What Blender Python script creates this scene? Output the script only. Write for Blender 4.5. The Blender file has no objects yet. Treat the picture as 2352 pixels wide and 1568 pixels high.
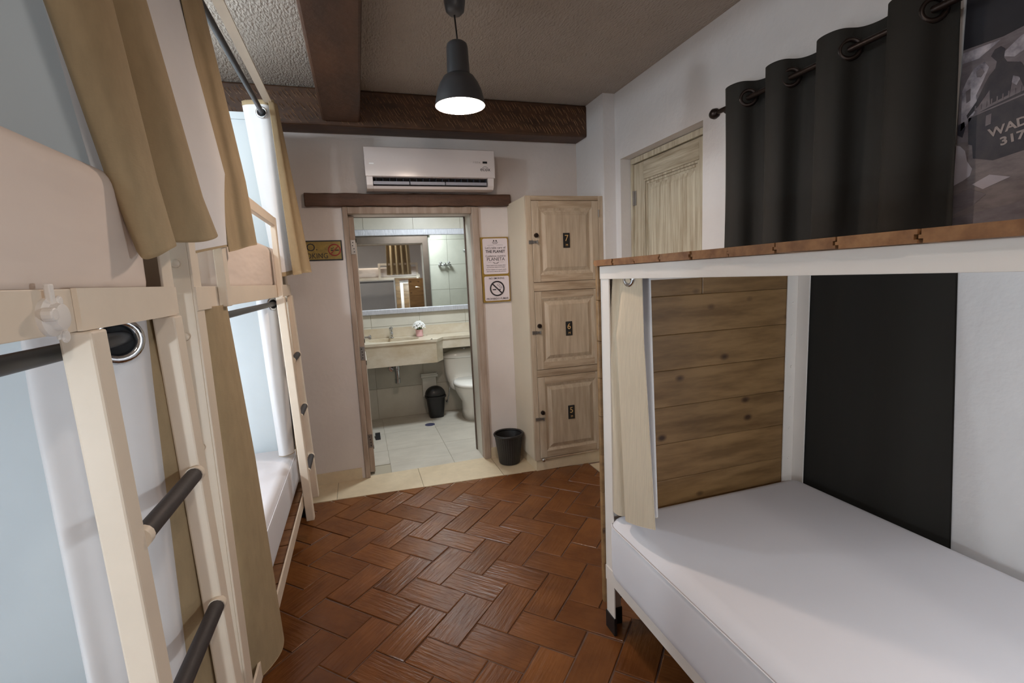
import bpy, bmesh, math, random
from mathutils import Matrix, Vector
random.seed(7)
PI = math.pi
scene = bpy.context.scene
COL = scene.collection

# ------------------------------------------------------------------ camera, world, exposure, lights
cam_data = bpy.data.cameras.new('camera')
cam_data.sensor_width = 36.0
cam_data.lens = 1103.0 / 2352.0 * 36.0
cam_data.clip_start = 0.02
cam = bpy.data.objects.new('camera', cam_data)
COL.objects.link(cam)
_R = Matrix(((0.951, -0.084, 0.296), (-0.305, -0.114, 0.946), (-0.045, -0.990, -0.134)))
_f = Vector((_R[0][2], _R[1][2], _R[2][2])).normalized()
_r = Vector((_R[0][0], _R[1][0], _R[2][0])); _r = (_r - _f * _r.dot(_f)).normalized()
_d = _f.cross(_r)
cam.matrix_world = Matrix(((_r.x, -_d.x, -_f.x, 0), (_r.y, -_d.y, -_f.y, 0), (_r.z, -_d.z, -_f.z, 1.45), (0, 0, 0, 1)))
scene.camera = cam

world = bpy.data.worlds.new('world'); scene.world = world; world.use_nodes = True
world.node_tree.nodes['Background'].inputs[0].default_value = (0.6, 0.68, 0.8, 1)
world.node_tree.nodes['Background'].inputs[1].default_value = 0.05
scene.view_settings.view_transform = 'Standard'
scene.view_settings.look = 'None'
scene.view_settings.gamma = 1.0
scene.view_settings.use_curve_mapping = False
scene.view_settings.exposure = 0.0
scene.cycles.max_bounces = 10
scene.cycles.diffuse_bounces = 6
scene.cycles.sample_clamp_indirect = 4.0

WARM = (1.0, 0.80, 0.67)
COOL = (0.80, 0.91, 1.0)
def point(name, loc, power, color, size):
    l = bpy.data.lights.new(name, 'POINT'); l.energy = power; l.color = color; l.shadow_soft_size = size
    o = bpy.data.objects.new(name, l); o.location = loc; COL.objects.link(o); return o
def area(name, loc, power, color, sx, sy, rot):
    l = bpy.data.lights.new(name, 'AREA'); l.shape = 'RECTANGLE'; l.size = sx; l.size_y = sy; l.energy = power; l.color = color
    o = bpy.data.objects.new(name, l); o.location = loc; o.rotation_euler = rot; COL.objects.link(o); return o
point('pendant_light', (0.503, 2.22, 2.235), 30, WARM, 0.045)            # bulb of the hanging lamp in view
point('rear_bare_light', (0.28, -0.55, 2.36), 20, (1.0, 0.91, 0.84), 0.05)   # unshaded lamp, unseen behind the camera
point('bunk_light', (-1.10, 2.10, 2.40), 36, COOL, 0.06)                 # reading lamps inside the bunks
point('bunk_light', (-1.10, -0.30, 2.20), 5, COOL, 0.04)
point('bunk_light', (-1.15, -0.10, 0.95), 27, COOL, 0.04)
point('bunk_light', (-1.15, 2.10, 1.15), 30, COOL, 0.04)
point('bunk_light', (1.20, -0.15, 1.345), 26, COOL, 0.05)
area('bathroom_light', (0.75, 4.25, 2.335), 30, (0.86, 0.95, 1.0), 0.3, 0.3, (0, 0, 0))

# ------------------------------------------------------------------ materials
MATS = {}
def lin(c):
    return tuple(((v / 255) / 12.92 if v <= 10 else (((v / 255) + 0.055) / 1.055) ** 2.4) for v in c)
def M(name, rgb, rough=0.5, metal=0.0, var=0.0, vscale=6.0, stretch=(1, 1, 1), bump=0.0, bscale=60.0, bstretch=None,
      rnd=0.0, dark=None, coat=0.0, emit=None, bdist=0.01, detail=4.0, rgb2=None, spec=None, weave=False):
    """plain colour with noise variation (rgb -> rgb2 or darker), optional relief; rnd = variation from piece to piece"""
    m = bpy.data.materials.new(name); m.use_nodes = True
    nt = m.node_tree; N = nt.nodes; L = nt.links; b = N['Principled BSDF']
    c = lin(rgb)
    b.inputs['Base Color'].default_value = (*c, 1)
    b.inputs['Roughness'].default_value = rough
    b.inputs['Metallic'].default_value = metal
    if coat: b.inputs['Coat Weight'].default_value = coat; b.inputs['Coat Roughness'].default_value = 0.25
    if spec is not None: b.inputs['Specular IOR Level'].default_value = spec
    if emit: b.inputs['Emission Color'].default_value = (*lin(rgb), 1); b.inputs['Emission Strength'].default_value = emit
    if var or bump or rnd:
        tc = N.new('ShaderNodeTexCoord'); oi = N.new('ShaderNodeObjectInfo')
        off = N.new('ShaderNodeVectorMath'); off.operation = 'MULTIPLY_ADD'
        sc = N.new('ShaderNodeCombineXYZ')
        for i in range(3):
            L.new(oi.outputs['Random'], sc.inputs[i])
        off.inputs[1].default_value = (17.3, 31.7, 23.1) if rnd else (0, 0, 0)
        L.new(sc.outputs[0], off.inputs[0]); L.new(tc.outputs['Object'], off.inputs[2])
        src = off.outputs[0]
    if var or rnd:
        mp = N.new('ShaderNodeMapping'); mp.inputs['Scale'].default_value = stretch; L.new(src, mp.inputs['Vector'])
        nz = N.new('ShaderNodeTexNoise'); nz.inputs['Scale'].default_value = vscale; nz.inputs['Detail'].default_value = detail
        nz.inputs['Roughness'].default_value = 0.62
        L.new(mp.outputs[0], nz.inputs['Vector'])
        ramp = N.new('ShaderNodeValToRGB'); e = ramp.color_ramp.elements
        c2 = lin(rgb2) if rgb2 else tuple(v * (1 - var) for v in c)
        e[0].position = 0.33; e[0].color = (*c2, 1); e[1].position = 0.64; e[1].color = (*c, 1)
        L.new(nz.outputs['Fac'], ramp.inputs[0]); out = ramp.outputs[0]
        if rnd:
            hsv = N.new('ShaderNodeHueSaturation')
            mr = N.new('ShaderNodeMapRange'); mr.inputs['To Min'].default_value = 1 - rnd; mr.inputs['To Max'].default_value = 1 + rnd
            L.new(oi.outputs['Random'], mr.inputs[0]); L.new(mr.outputs[0], hsv.inputs['Value']); L.new(out, hsv.inputs['Color']); out = hsv.outputs[0]
        if dark:     # scattered dark spots (knots): (scale, size, rgb)
            vo = N.new('ShaderNodeTexVoronoi'); vo.inputs['Scale'].default_value = dark[0]
            mk = N.new('ShaderNodeMapping'); mk.inputs['Scale'].default_value = dark[3] if len(dark) > 3 else (1, 1, 1)
            L.new(src, mk.inputs['Vector']); L.new(mk.outputs[0], vo.inputs['Vector'])
            r2 = N.new('ShaderNodeValToRGB'); r2.color_ramp.elements[0].position = dark[1] * 0.35; r2.color_ramp.elements[1].position = dark[1]
            r2.color_ramp.elements[0].color = (1, 1, 1, 1); r2.color_ramp.elements[1].color = (0, 0, 0, 1)
            L.new(vo.outputs['Distance'], r2.inputs[0])
            mx = N.new('ShaderNodeMixRGB'); mx.inputs['Color2'].default_value = (*lin(dark[2]), 1)
            L.new(r2.outputs[0], mx.inputs[0]); L.new(out, mx.inputs['Color1']); out = mx.outputs[0]
        L.new(out, b.inputs['Base Color'])
    if bump:
        mp2 = N.new('ShaderNodeMapping'); mp2.inputs['Scale'].default_value = bstretch or (1, 1, 1); L.new(src, mp2.inputs['Vector'])
        if weave:
            w1 = N.new('ShaderNodeTexWave'); w1.inputs['Scale'].default_value = bscale; w1.bands_direction = 'Z'; w1.inputs['Distortion'].default_value = 1.5
            L.new(mp2.outputs[0], w1.inputs['Vector']); h = w1.outputs['Fac']
        else:
            n2 = N.new('ShaderNodeTexNoise'); n2.inputs['Scale'].default_value = bscale; n2.inputs['Detail'].default_value = 3.0
            L.new(mp2.outputs[0], n2.inputs['Vector']); h = n2.outputs['Fac']
        bp = N.new('ShaderNodeBump'); bp.inputs['Strength'].default_value = bump; bp.inputs['Distance'].default_value = bdist
        L.new(h, bp.inputs['Height']); L.new(bp.outputs[0], b.inputs['Normal'])
    MATS[name] = m
    return m

WALL = M('wall_paint', (216, 206, 200), 0.75, var=0.05, vscale=3, bump=0.25, bscale=35, bdist=0.004)
WALLR = M('wall_stucco', (216, 212, 210), 0.8, var=0.06, vscale=2, bump=0.4, bscale=28, bdist=0.006)
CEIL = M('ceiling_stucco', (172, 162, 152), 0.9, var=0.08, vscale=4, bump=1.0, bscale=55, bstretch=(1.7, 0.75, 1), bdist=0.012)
PANEL = M('white_panel', (214, 222, 226), 0.55, var=0.04, vscale=2.5)
BEAM = M('dark_beam_wood', (84, 53, 32), 0.6, var=0.45, vscale=9, stretch=(1, 0.25, 1), bump=0.3, bscale=25, bdist=0.01)
BEAMX = M('chiselled_beam_wood', (84, 54, 33), 0.55, var=0.5, vscale=14, stretch=(0.5, 1, 1))
LINT = M('lintel_wood', (88, 58, 40), 0.6, var=0.4, vscale=16, stretch=(0.3, 1, 2), bump=0.5, bscale=60, bstretch=(0.5, 1, 1), bdist=0.006)
BRICK = M('terracotta_brick', (120, 74, 38), 0.27, var=0.30, vscale=5, bump=0.5, bscale=26, bstretch=(0.3, 2.6, 1), rnd=0.07, bdist=0.006, rgb2=(98, 58, 29), spec=.32)
GROUT = M('dark_grout', (110, 84, 70), 0.8, var=0.3, vscale=20)
CREAM = M('cream_stone', (208, 190, 160), 0.45, var=0.10, vscale=14, rnd=0.03)
BTILE = M('grey_beige_tile', (196, 192, 180), 0.35, var=0.10, vscale=5, rnd=0.03)
BFLOOR = M('grey_floor_tile', (196, 190, 178), 0.4, var=0.12, vscale=6, stretch=(1, 2, 1), rnd=0.03)
TGROUT = M('tile_grout', (168, 160, 142), 0.8)
METAL = M('cream_painted_steel', (224, 208, 188), 0.42, var=0.05, vscale=8, bump=0.08, bscale=30, bdist=0.003)
METALW = M('white_painted_steel', (226, 218, 210), 0.4, var=0.03, vscale=8)
BLACK = M('black_plastic', (22, 21, 22), 0.45)
ROD = M('charcoal_steel', (52, 52, 54), 0.4, metal=0.3)
RUNG = M('dark_rung_rubber', (48, 42, 42), 0.6, bump=0.3, bscale=90, bdist=0.002)
CHROME = M('chrome', (205, 208, 212), 0.12, metal=1.0)
STEEL = M('brushed_steel', (150, 146, 142), 0.35, metal=0.9)
PLANK = M('varnished_plank', (142, 110, 72), 0.45, var=0.35, vscale=4.5, stretch=(0.7, 5, 5), rnd=0.08, rgb2=(108, 80, 48), dark=(5.2, 0.15, (62, 40, 24), (1.0, 1.6, 1.6)))
DECK = M('deck_board_wood', (142, 100, 62), 0.5, var=0.3, vscale=7, stretch=(0.5, 4, 4), rnd=0.1, rgb2=(112, 72, 40))
SHEET = M('white_sheet', (222, 220, 224), 0.8, var=0.02, vscale=3, bump=0.22, bscale=7, bstretch=(1, 0.5, 1), bdist=0.012)
SHEETA = M('creased_sheet', (222, 206, 194), 0.8, var=0.03, vscale=3, bump=0.6, bscale=4.5, bstretch=(1, 0.4, 1.6), bdist=0.03)
TAN = M('tan_curtain_cloth', (166, 145, 112), 0.9, var=0.12, vscale=40, stretch=(1, 1, 0.3), bump=0.25, bscale=240, bstretch=(0.4, 0.4, 1), bdist=0.002)
SAND = M('sand_curtain_cloth', (204, 188, 164), 0.9, var=0.12, vscale=60, stretch=(3, 3, 0.15), bump=0.25, bscale=240, bstretch=(1, 1, 0.2), bdist=0.002)
LINING = M('white_lining', (222, 220, 220), 0.85, var=0.04, vscale=6)
DARKCLOTH = M('blackout_cloth', (34, 31, 26), 0.85, var=0.2, vscale=3, stretch=(1, 2, 0.2), bump=0.15, bscale=200, bdist=0.002)
WASH = M('whitewashed_wood', (190, 172, 150), 0.6, var=0.2, vscale=7, stretch=(5, 5, 0.45), rgb2=(166, 147, 124), rnd=0.04)
WASHH = M('whitewashed_rail_wood', (186, 166, 142), 0.6, var=0.2, vscale=7, stretch=(0.45, 5, 5), rgb2=(146, 123, 99), rnd=0.04)
WASHG = M('grey_washed_wood', (200, 192, 170), 0.6, var=0.25, vscale=6, stretch=(7, 7, 0.4), rgb2=(156, 140, 116), rnd=0.04)
FRAMEW = M('limed_frame_wood', (178, 160, 145), 0.55, var=0.2, vscale=6, stretch=(4, 4, 0.4), rgb2=(150, 130, 114))
CABSIDE = M('cream_cabinet_side', (202, 188, 166), 0.6, var=0.05, vscale=3)
ACWHITE = M('appliance_white', (214, 204, 200), 0.22)
ACGREY = M('appliance_grey', (150, 150, 158), 0.4)
VOID = M('dark_slot', (20, 20, 22), 0.8)
INK = M('black_ink', (36, 30, 34), 0.7)
GOLD = M('gold_board', (150, 120, 52), 0.45, metal=0.3)
CARD = M('pale_card', (214, 202, 204), 0.5)
OCHRE = M('worn_ochre_paint', (150, 124, 52), 0.5, var=0.35, vscale=30, dark=(26, 0.16, (44, 34, 20)))
REDINK = M('red_ink', (150, 52, 52), 0.5)
SHADE = M('grey_lamp_shade', (62, 62, 64), 0.4)
SHADEIN = M('white_shade_inside', (240, 236, 228), 0.4)
BULB = M('glowing_bulb', (255, 244, 226), 0.3, emit=60)
MARBLE = M('beige_marble', (206, 197, 180), 0.3, var=0.16, vscale=4, stretch=(1, 1, 1.6), rgb2=(184, 169, 144))
PORC = M('white_porcelain', (236, 234, 228), 0.12, coat=0.5)
MIRROR = M('mirror_glass', (232, 238, 236), 0.02, metal=1.0)
SILVER = M('silver_frame', (196, 198, 206), 0.4, metal=0.35, var=0.25, vscale=50, stretch=(4, 1, 0.3), bump=0.5, bscale=80, bstretch=(3, 1, 0.3), bdist=0.004)
PINK = M('pink_vase', (214, 170, 172), 0.4)
PETAL = M('white_petals', (240, 240, 238), 0.8)
WHITEPL = M('white_plastic', (206, 204, 196), 0.4)
P_SKY = M('print_dark', (46, 45, 52), 0.6, var=0.35, vscale=3, rgb2=(30, 30, 36))
P_MID = M('print_mid', (122, 114, 118), 0.6, var=0.3, vscale=9, rgb2=(94, 86, 90), stretch=(1, 1, 3))
P_LIGHT = M('print_light', (186, 178, 184), 0.6, var=0.12, vscale=5, rgb2=(160, 153, 160))
P_CROWD = M('print_crowd', (190, 183, 190), 0.6, var=0.5, vscale=17, rgb2=(92, 88, 98))
P_BLACK = M('print_black', (40, 39, 50), 0.6, var=0.3, vscale=20, rgb2=(62, 58, 62))
P_TEXT = M('print_lettering', (158, 146, 142), 0.6, var=0.2, vscale=40)
P_GROUND = M('print_ground', (128, 118, 118), 0.6, var=0.35, vscale=16, rgb2=(104, 95, 96), stretch=(1, 1, 3))
BRONZE = M('dark_bronze', (44, 34, 30), 0.35, metal=0.6)
ALU = M('lining_green_edge', (150, 156, 120), 0.9)

# ------------------------------------------------------------------ mesh builder
class MB:
    def __init__(s): s.v = []; s.f = []; s.m = []
    def add(s, verts, faces, mi=0):
        n = len(s.v); s.v += [tuple(v) for v in verts]
        for f in faces: s.f.append(tuple(i + n for i in f)); s.m.append(mi)
        return s
    def box(s, x0, x1, y0, y1, z0, z1, mi=0):
        if x0 > x1: x0, x1 = x1, x0
        if y0 > y1: y0, y1 = y1, y0
        if z0 > z1: z0, z1 = z1, z0
        v = [(x0, y0, z0), (x1, y0, z0), (x1, y1, z0), (x0, y1, z0), (x0, y0, z1), (x1, y0, z1), (x1, y1, z1), (x0, y1, z1)]
        return s.add(v, [(0, 3, 2, 1), (4, 5, 6, 7), (0, 1, 5, 4), (1, 2, 6, 5), (2, 3, 7, 6), (3, 0, 4, 7)], mi)
    def hexa(s, b, t, mi=0):       # bottom quad, top quad (counter-clockwise from above)
        return s.add(list(b) + list(t), [(3, 2, 1, 0), (4, 5, 6, 7), (0, 1, 5, 4), (1, 2, 6, 5), (2, 3, 7, 6), (3, 0, 4, 7)], mi)
    def prism(s, pts, a0, a1, axis='z', mi=0):
        """polygon pts (2-D, counter-clockwise) extruded along axis; x: (y,z), y: (x,z), z: (x,y)"""
        def P(p, a): return {'z': (p[0], p[1], a), 'y': (p[0], a, p[1]), 'x': (a, p[0], p[1])}[axis]
        n = len(pts); v = [P(p, a0) for p in pts] + [P(p, a1) for p in pts]
        fs = [tuple(reversed(range(n))), tuple(range(n, 2 * n))] + [(i, (i + 1) % n, (i + 1) % n + n, i + n) for i in range(n)]
        if axis == 'y': fs = [tuple(reversed(f)) for f in fs]
        return s.add(v, fs, mi)
    def loft(s, rings, caps=True, mi=0, closed=False):
        n = len(rings[0]); v = [p for r in rings for p in r]; fs = []
        k = len(rings)
        for i in range(k if closed else k - 1):
            for j in range(n):
                a = i * n + j; b = i * n + (j + 1) % n; c = ((i + 1) % k) * n + (j + 1) % n; d = ((i + 1) % k) * n + j
                fs.append((a, b, c, d))
        if caps and not closed: fs.append(tuple(reversed(range(n)))); fs.append(tuple(range((k - 1) * n, k * n)))
        return s.add(v, fs, mi)
    def lathe(s, prof, c=(0, 0, 0), n=24, mi=0, axis='z', caps=True, sx=1, sy=1):
        rings = []
        for r, h in prof:
            ring = []
            for i in range(n):
                a = 2 * PI * i / n; p = (r * math.cos(a) * sx, r * math.sin(a) * sy, h)
                if axis == 'y': p = (p[0], -p[2], p[1])       # local +h points to -y
                if axis == 'x': p = (p[2], p[0], p[1])
                ring.append((p[0] + c[0], p[1] + c[1], p[2] + c[2]))
            rings.append(ring)
        return s.loft(rings, caps, mi)
    def tube(s, pts, r, n=10, mi=0, caps=True, closed=False):
        pts = [Vector(p) for p in pts]; rings = []; up = Vector((0, 0, 1))
        k = len(pts)
        for i, p in enumerate(pts):
            if closed: t = (pts[(i + 1) % k] - pts[i - 1]).normalized()
            else: t = (pts[min(i + 1, k - 1)] - pts[max(i - 1, 0)]).normalized()
            if i == 0:
                u = t.cross(up if abs(t.z) < 0.9 else Vector((1, 0, 0))).normalized()
            else:
                u = (u - t * u.dot(t)).normalized()
            w = t.cross(u)
            rings.append([tuple(p + (u * math.cos(2 * PI * j / n) + w * math.sin(2 * PI * j / n)) * r) for j in range(n)])
        return s.loft(rings, caps, mi, closed)
    def torus(s, c, R, r, axis='y', n=28, k=8, mi=0, squash=1.0):
        pts = []
        for i in range(n):
            a = 2 * PI * i / n; p = (R * math.cos(a), R * math.sin(a))
            pts.append({'y': (c[0] + p[0], c[1], c[2] + p[1]), 'x': (c[0], c[1] + p[0], c[2] + p[1]), 'z': (c[0] + p[0], c[1] + p[1], c[2])}[axis])
        return s.tube(pts, r, k, mi, closed=True)

def link(name, me):
    o = bpy.data.objects.new(name, me); COL.objects.link(o); return o
def attach(o, parent):
    o.parent = parent
    if parent is not None and parent.type == 'EMPTY':
        o.matrix_parent_inverse = parent.matrix_basis.inverted()
def build(name, mb, mats, parent=None, smooth=False, bevel=0.0, seg=2, auto=None):
    me = bpy.data.meshes.new(name); me.from_pydata(mb.v, [], mb.f)
    if not isinstance(mats, (list, tuple)): mats = [mats]
    for m in mats: me.materials.append(m)
    me.polygons.foreach_set('material_index', mb.m)
    if smooth: me.polygons.foreach_set('use_smooth', [True] * len(me.polygons))
    bm = bmesh.new(); bm.from_mesh(me); bmesh.ops.recalc_face_normals(bm, faces=bm.faces)
    if auto is not None:
        for e in bm.edges:
            if len(e.link_faces) == 2 and e.calc_face_angle(0) > math.radians(auto): e.smooth = False
    bm.to_mesh(me); bm.free()
    o = link(name, me)
    if bevel:
        b = o.modifiers.new('bevel', 'BEVEL'); b.width = bevel; b.segments = seg; b.limit_method = 'ANGLE'; b.angle_limit = math.radians(40)
    if parent is not None: attach(o, parent)
    return o
def thing(name, label, cat, loc, group=None):
    o = bpy.data.objects.new(name, None); COL.objects.link(o); o.location = loc; o.empty_display_size = 0.1
    o['label'] = label; o['category'] = cat
    if group: o['group'] = group
    bpy.context.view_layer.update() if False else None
    o.matrix_basis = Matrix.Translation(loc)
    return o
def tag(o, label, cat, group=None, kind=None):
    o['label'] = label; o['category'] = cat
    if group: o['group'] = group
    if kind: o['kind'] = kind
    return o
def struct(o, label, cat): return tag(o, label, cat, kind='structure')

def text(name, body, size, mat, mtx, parent, depth=0.0004, sx=1.0, align='CENTER', bold=0.0):
    cu = bpy.data.curves.new(name, 'FONT'); cu.body = body; cu.size = size; cu.extrude = depth; cu.align_x = align; cu.align_y = 'CENTER'
    cu.offset = bold; cu.resolution_u = 3
    t = bpy.data.objects.new('tmp', cu); COL.objects.link(t)
    dg = bpy.context.evaluated_depsgraph_get(); me = bpy.data.meshes.new_from_object(t.evaluated_get(dg))
    bpy.data.objects.remove(t); me.name = name
    me.transform(mtx @ Matrix.Diagonal((sx, 1, 1, 1)))
    me.materials.clear(); me.materials.append(mat)
    o = link(name, me); attach(o, parent); return o
def face_y(x, y, z):    # text frame on a wall that faces -y
    return Matrix(((1, 0, 0, x), (0, 0, -1, y), (0, 1, 0, z), (0, 0, 0, 1)))
def face_x(x, y, z):    # on a wall that faces -x
    return Matrix(((0, 0, -1, x), (-1, 0, 0, y), (0, 1, 0, z), (0, 0, 0, 1)))

def rbox(x0, x1, y0, y1, z0, z1, r, seg=4, cuts=0):
    """rounded box as an MB"""
    bm = bmesh.new(); bmesh.ops.create_cube(bm, size=1)
    for v in bm.verts: v.co = Vector((x0 + (v.co.x + .5) * (x1 - x0), y0 + (v.co.y + .5) * (y1 - y0), z0 + (v.co.z + .5) * (z1 - z0)))
    bmesh.ops.bevel(bm, geom=list(bm.edges), offset=r, segments=seg, profile=0.5, affect='EDGES')
    bm.verts.ensure_lookup_table(); bm.verts.index_update()
    mb = MB(); mb.add([tuple(v.co) for v in bm.verts], [tuple(v.index for v in f.verts) for f in bm.faces]); bm.free(); return mb

def spline(pts, n):
    """n+1 points of a Catmull-Rom curve through pts"""
    P = [Vector(p) for p in pts]; out = []
    k = len(P) - 1
    for i in range(n + 1):
        t = i / n * k; j = min(int(t), k - 1); u = t - j
        p0 = P[max(j - 1, 0)]; p1 = P[j]; p2 = P[j + 1]; p3 = P[min(j + 2, k)]
        out.append(0.5 * ((2 * p1) + (p2 - p0) * u + (2 * p0 - 5 * p1 + 4 * p2 - p3) * u * u + (3 * p1 - p0 - 3 * p2 + p3) * u ** 3))
    return out
def cloth(name, levels, mats, parent=None, nu=60, nv=28, th=0.0025, hem=0.03, flip=False, hems='setb', head=0.035):
    """curtain with a front and a back layer. levels: list of (t, [ (x,y,z)... ]) from top (t=0) to bottom (t=1), same number of points each.
    mats: front cloth, lining. The lining side keeps a hem of front cloth."""
    curves = [(t, spline(p, nu)) for t, p in levels]
    grid = []
    for j in range(nv + 1):
        t = j / nv
        k = 0
        while k < len(curves) - 2 and t > curves[k + 1][0]: k += 1
        t0, a = curves[k]; t1, b = curves[k + 1]; u = (t - t0) / (t1 - t0); u = u * u * (3 - 2 * u) if len(curves) > 2 else u
        grid.append([a[i].lerp(b[i], u) for i in range(nu + 1)])
    top, bot = [], []
    for j in range(nv + 1):
        for i in range(nu + 1):
            du = grid[j][min(i + 1, nu)] - grid[j][max(i - 1, 0)]; dv = grid[min(j + 1, nv)][i] - grid[max(j - 1, 0)][i]
            n = du.cross(dv); n = n.normalized() if n.length > 1e-9 else Vector((1, 0, 0))
            if not flip: n = -n
            top.append(tuple(grid[j][i] + n * th / 2)); bot.append(tuple(grid[j][i] - n * th / 2))
    W = nu + 1; mb = MB(); off = len(top)
    length = sum((grid[nv][i + 1] - grid[nv][i]).length for i in range(nu)); height = sum((grid[j + 1][0] - grid[j][0]).length for j in range(nv))
    hu = max(1, round(hem / max(length, 1e-6) * nu)); hv = max(1, round(hem / height * nv)); ht = max(1, round(head / height * nv))
    fs, ms = [], []
    for j in range(nv):
        for i in range(nu):
            a = j * W + i
            fs.append((a, a + 1, a + W + 1, a + W)); ms.append(0)
            edge = ('s' in hems and i < hu) or ('e' in hems and i >= nu - hu) or ('t' in hems and j < ht) or ('b' in hems and j >= nv - hv)
            fs.append((off + a, off + a + W, off + a + W + 1, off + a + 1)); ms.append(0 if edge else 1)
    for i in range(nu):
        for base in (0, nv * W):
            a = base + i; fs.append((a, off + a, off + a + 1, a + 1)); ms.append(0)
    for j in range(nv):
        for c in (0, nu):
            a = j * W + c; fs.append((a, a + W, off + a + W, off + a)); ms.append(0)
    me = bpy.data.meshes.new(name); me.from_pydata(top + bot, [], fs)
    for m in mats: me.materials.append(m)
    me.polygons.foreach_set('material_index', ms); me.polygons.foreach_set('use_smooth', [True] * len(fs))
    o = link(name, me)
    if parent is not None: attach(o, parent)
    return o

# ------------------------------------------------------------------ the room
ZC = 2.695; XR = 1.838; XL = -1.42; YF = 3.637; YN = -2.75; YB = 5.2; DX0, DX1, DZ = -0.03, 0.872, 1.94; YI = 3.85
# floor: mortar slab with herringbone bricks
fl = MB().box(XL - .1, XR + .25, YN - .1, YF + .05, -0.10, -0.0045)
floor = struct(build('floor', fl, GROUT), 'herringbone floor of worn terracotta bricks', 'floor')
A = 0.148; CU, CW = 1.777, -1.785
S2 = 2 ** -.5
def clip(poly, a, b, c):      # keep a*x+b*y <= c
    out = []
    for i in range(len(poly)):
        p, q = poly[i], poly[(i + 1) % len(poly)]
        dp = a * p[0] + b * p[1] - c; dq = a * q[0] + b * q[1] - c
        if dp <= 0: out.append(p)
        if dp * dq < 0:
            t = dp / (dp - dq); out.append((p[0] + (q[0] - p[0]) * t, p[1] + (q[1] - p[1]) * t))
    return out
def brick_mesh(poly, h, bev=0.004):
    """low brick with a worn bevelled top from a convex polygon (local coordinates, long side along x)"""
    cx = sum(p[0] for p in poly) / len(poly); cy = sum(p[1] for p in poly) / len(poly)
    def ring(s, z):
        r = []
        for p in poly:
            dx, dy = p[0] - cx, p[1] - cy; d = math.hypot(dx, dy) or 1
            r.append((p[0] - dx / d * s, p[1] - dy / d * s, z))
        return r
    n = len(poly); v = ring(0, -0.008) + ring(0, h - bev * .6) + ring(bev, h)
    f = [tuple(range(2 * n, 3 * n))]
    for k in (0, 1):
        f += [(k * n + i, k * n + (i + 1) % n, (k + 1) * n + (i + 1) % n, (k + 1) * n + i) for i in range(n)]
    return v, f
# edge of the brick field along the cream border: y = 3.316 - 0.058 x
rest = MB(); nb = 0
full_meshes = {}
for i in range(-40, 41):
    for j in range(-40, 41):
        for kind in (0, 1):
            # lattice (1,1)*p + (2,-2)*q
            gu = i + 2 * j; gw = i - 2 * j
            cu, cw = (gu, gw) if kind == 0 else (gu - .5, gw + 1.5)
            U = CU + cu * A; W = CW + cw * A
            x = (U + W) * S2; y = (U - W) * S2
            if not (XL - .25 < x < XR + .2 and YN - .2 < y < 3.6): continue
            ang = -PI / 4 if kind == 0 else PI / 4
            g = 0.0026 + random.uniform(-.001, .001)
            jx, jy = random.uniform(-.0015, .0015), random.uniform(-.0015, .0015); da = random.uniform(-.008, .008)
            ca, sa = math.cos(ang + da), math.sin(ang + da)
            loc = [(-A + g, -A / 2 + g), (A - g, -A / 2 + g), (A - g, A / 2 - g), (-A + g, A / 2 - g)]
            wp = [(x + jx + ca * p[0] - sa * p[1], y + jy + sa * p[0] + ca * p[1]) for p in loc]
            cl = clip(wp, 0.058, 1.0, 3.312)
            cl = clip(cl, -1, 0, -XL + 0); cl = clip(cl, 1, 0, XR - .002); cl = clip(cl, 0, -1, -YN)
            # cream strip in front of the door in the right wall
            if x > 1.5 and y > 2.05: cl = clip(cl, 1, 0, 1.574)
            if len(cl) < 3: continue
            ar = abs(sum(cl[k][0] * cl[(k + 1) % len(cl)][1] - cl[(k + 1) % len(cl)][0] * cl[k][1] for k in range(len(cl)))) / 2
            if ar < 0.0006: continue
            h = random.uniform(-.0015, .0012)
            lp = [((p[0] - x) * ca + (p[1] - y) * sa, -(p[0] - x) * sa + (p[1] - y) * ca) for p in cl]
            v, f = brick_mesh(lp, h)
            if -0.62 < x < 1.66 and y > 0.78:
                me = bpy.data.meshes.new('brick'); me.from_pydata(v, [], f); me.materials.append(BRICK)
                o = link('brick', me); o.location = (x, y, 0.0); o.rotation_euler = (random.uniform(-.004, .004), random.uniform(-.004, .004), ang + da); attach(o, floor); nb += 1
            else:
                rest.add([(x + ca * p[0] - sa * p[1], y + sa * p[0] + ca * p[1], p[2]) for p in v], f)
ob = build('bricks', rest, BRICK, floor); ob['kind'] = 'stuff'

# cream stone border along the far wall and by the right-hand door
tr = struct(build('trim_1', MB().box(XL, XR, 3.25, YF + .24, -0.09, -0.004), TGROUT), 'cream stone floor border between terracotta bricks and bathroom', 'floor border')
xs = [XL, -1.25, -0.256, 0.328, 0.911, 1.35, 1.742]
for a, b in zip(xs[:-1], xs[1:]):
    y0a, y0b = 3.316 - .058 * a, 3.316 - .058 * b
    mb = MB().prism([(a + .0018, y0a), (b - .0018, y0b), (b - .0018, YF + .02), (a + .0018, YF + .02)], -.006, .0015)
    build('tile', mb, CREAM, tr)
for a, b in ((2.1, 2.62), (2.62, 3.19)):
    build('tile', MB().box(1.58, XR + .09, a + .001, b - .001, -.006, .0015), CREAM, tr)

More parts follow.
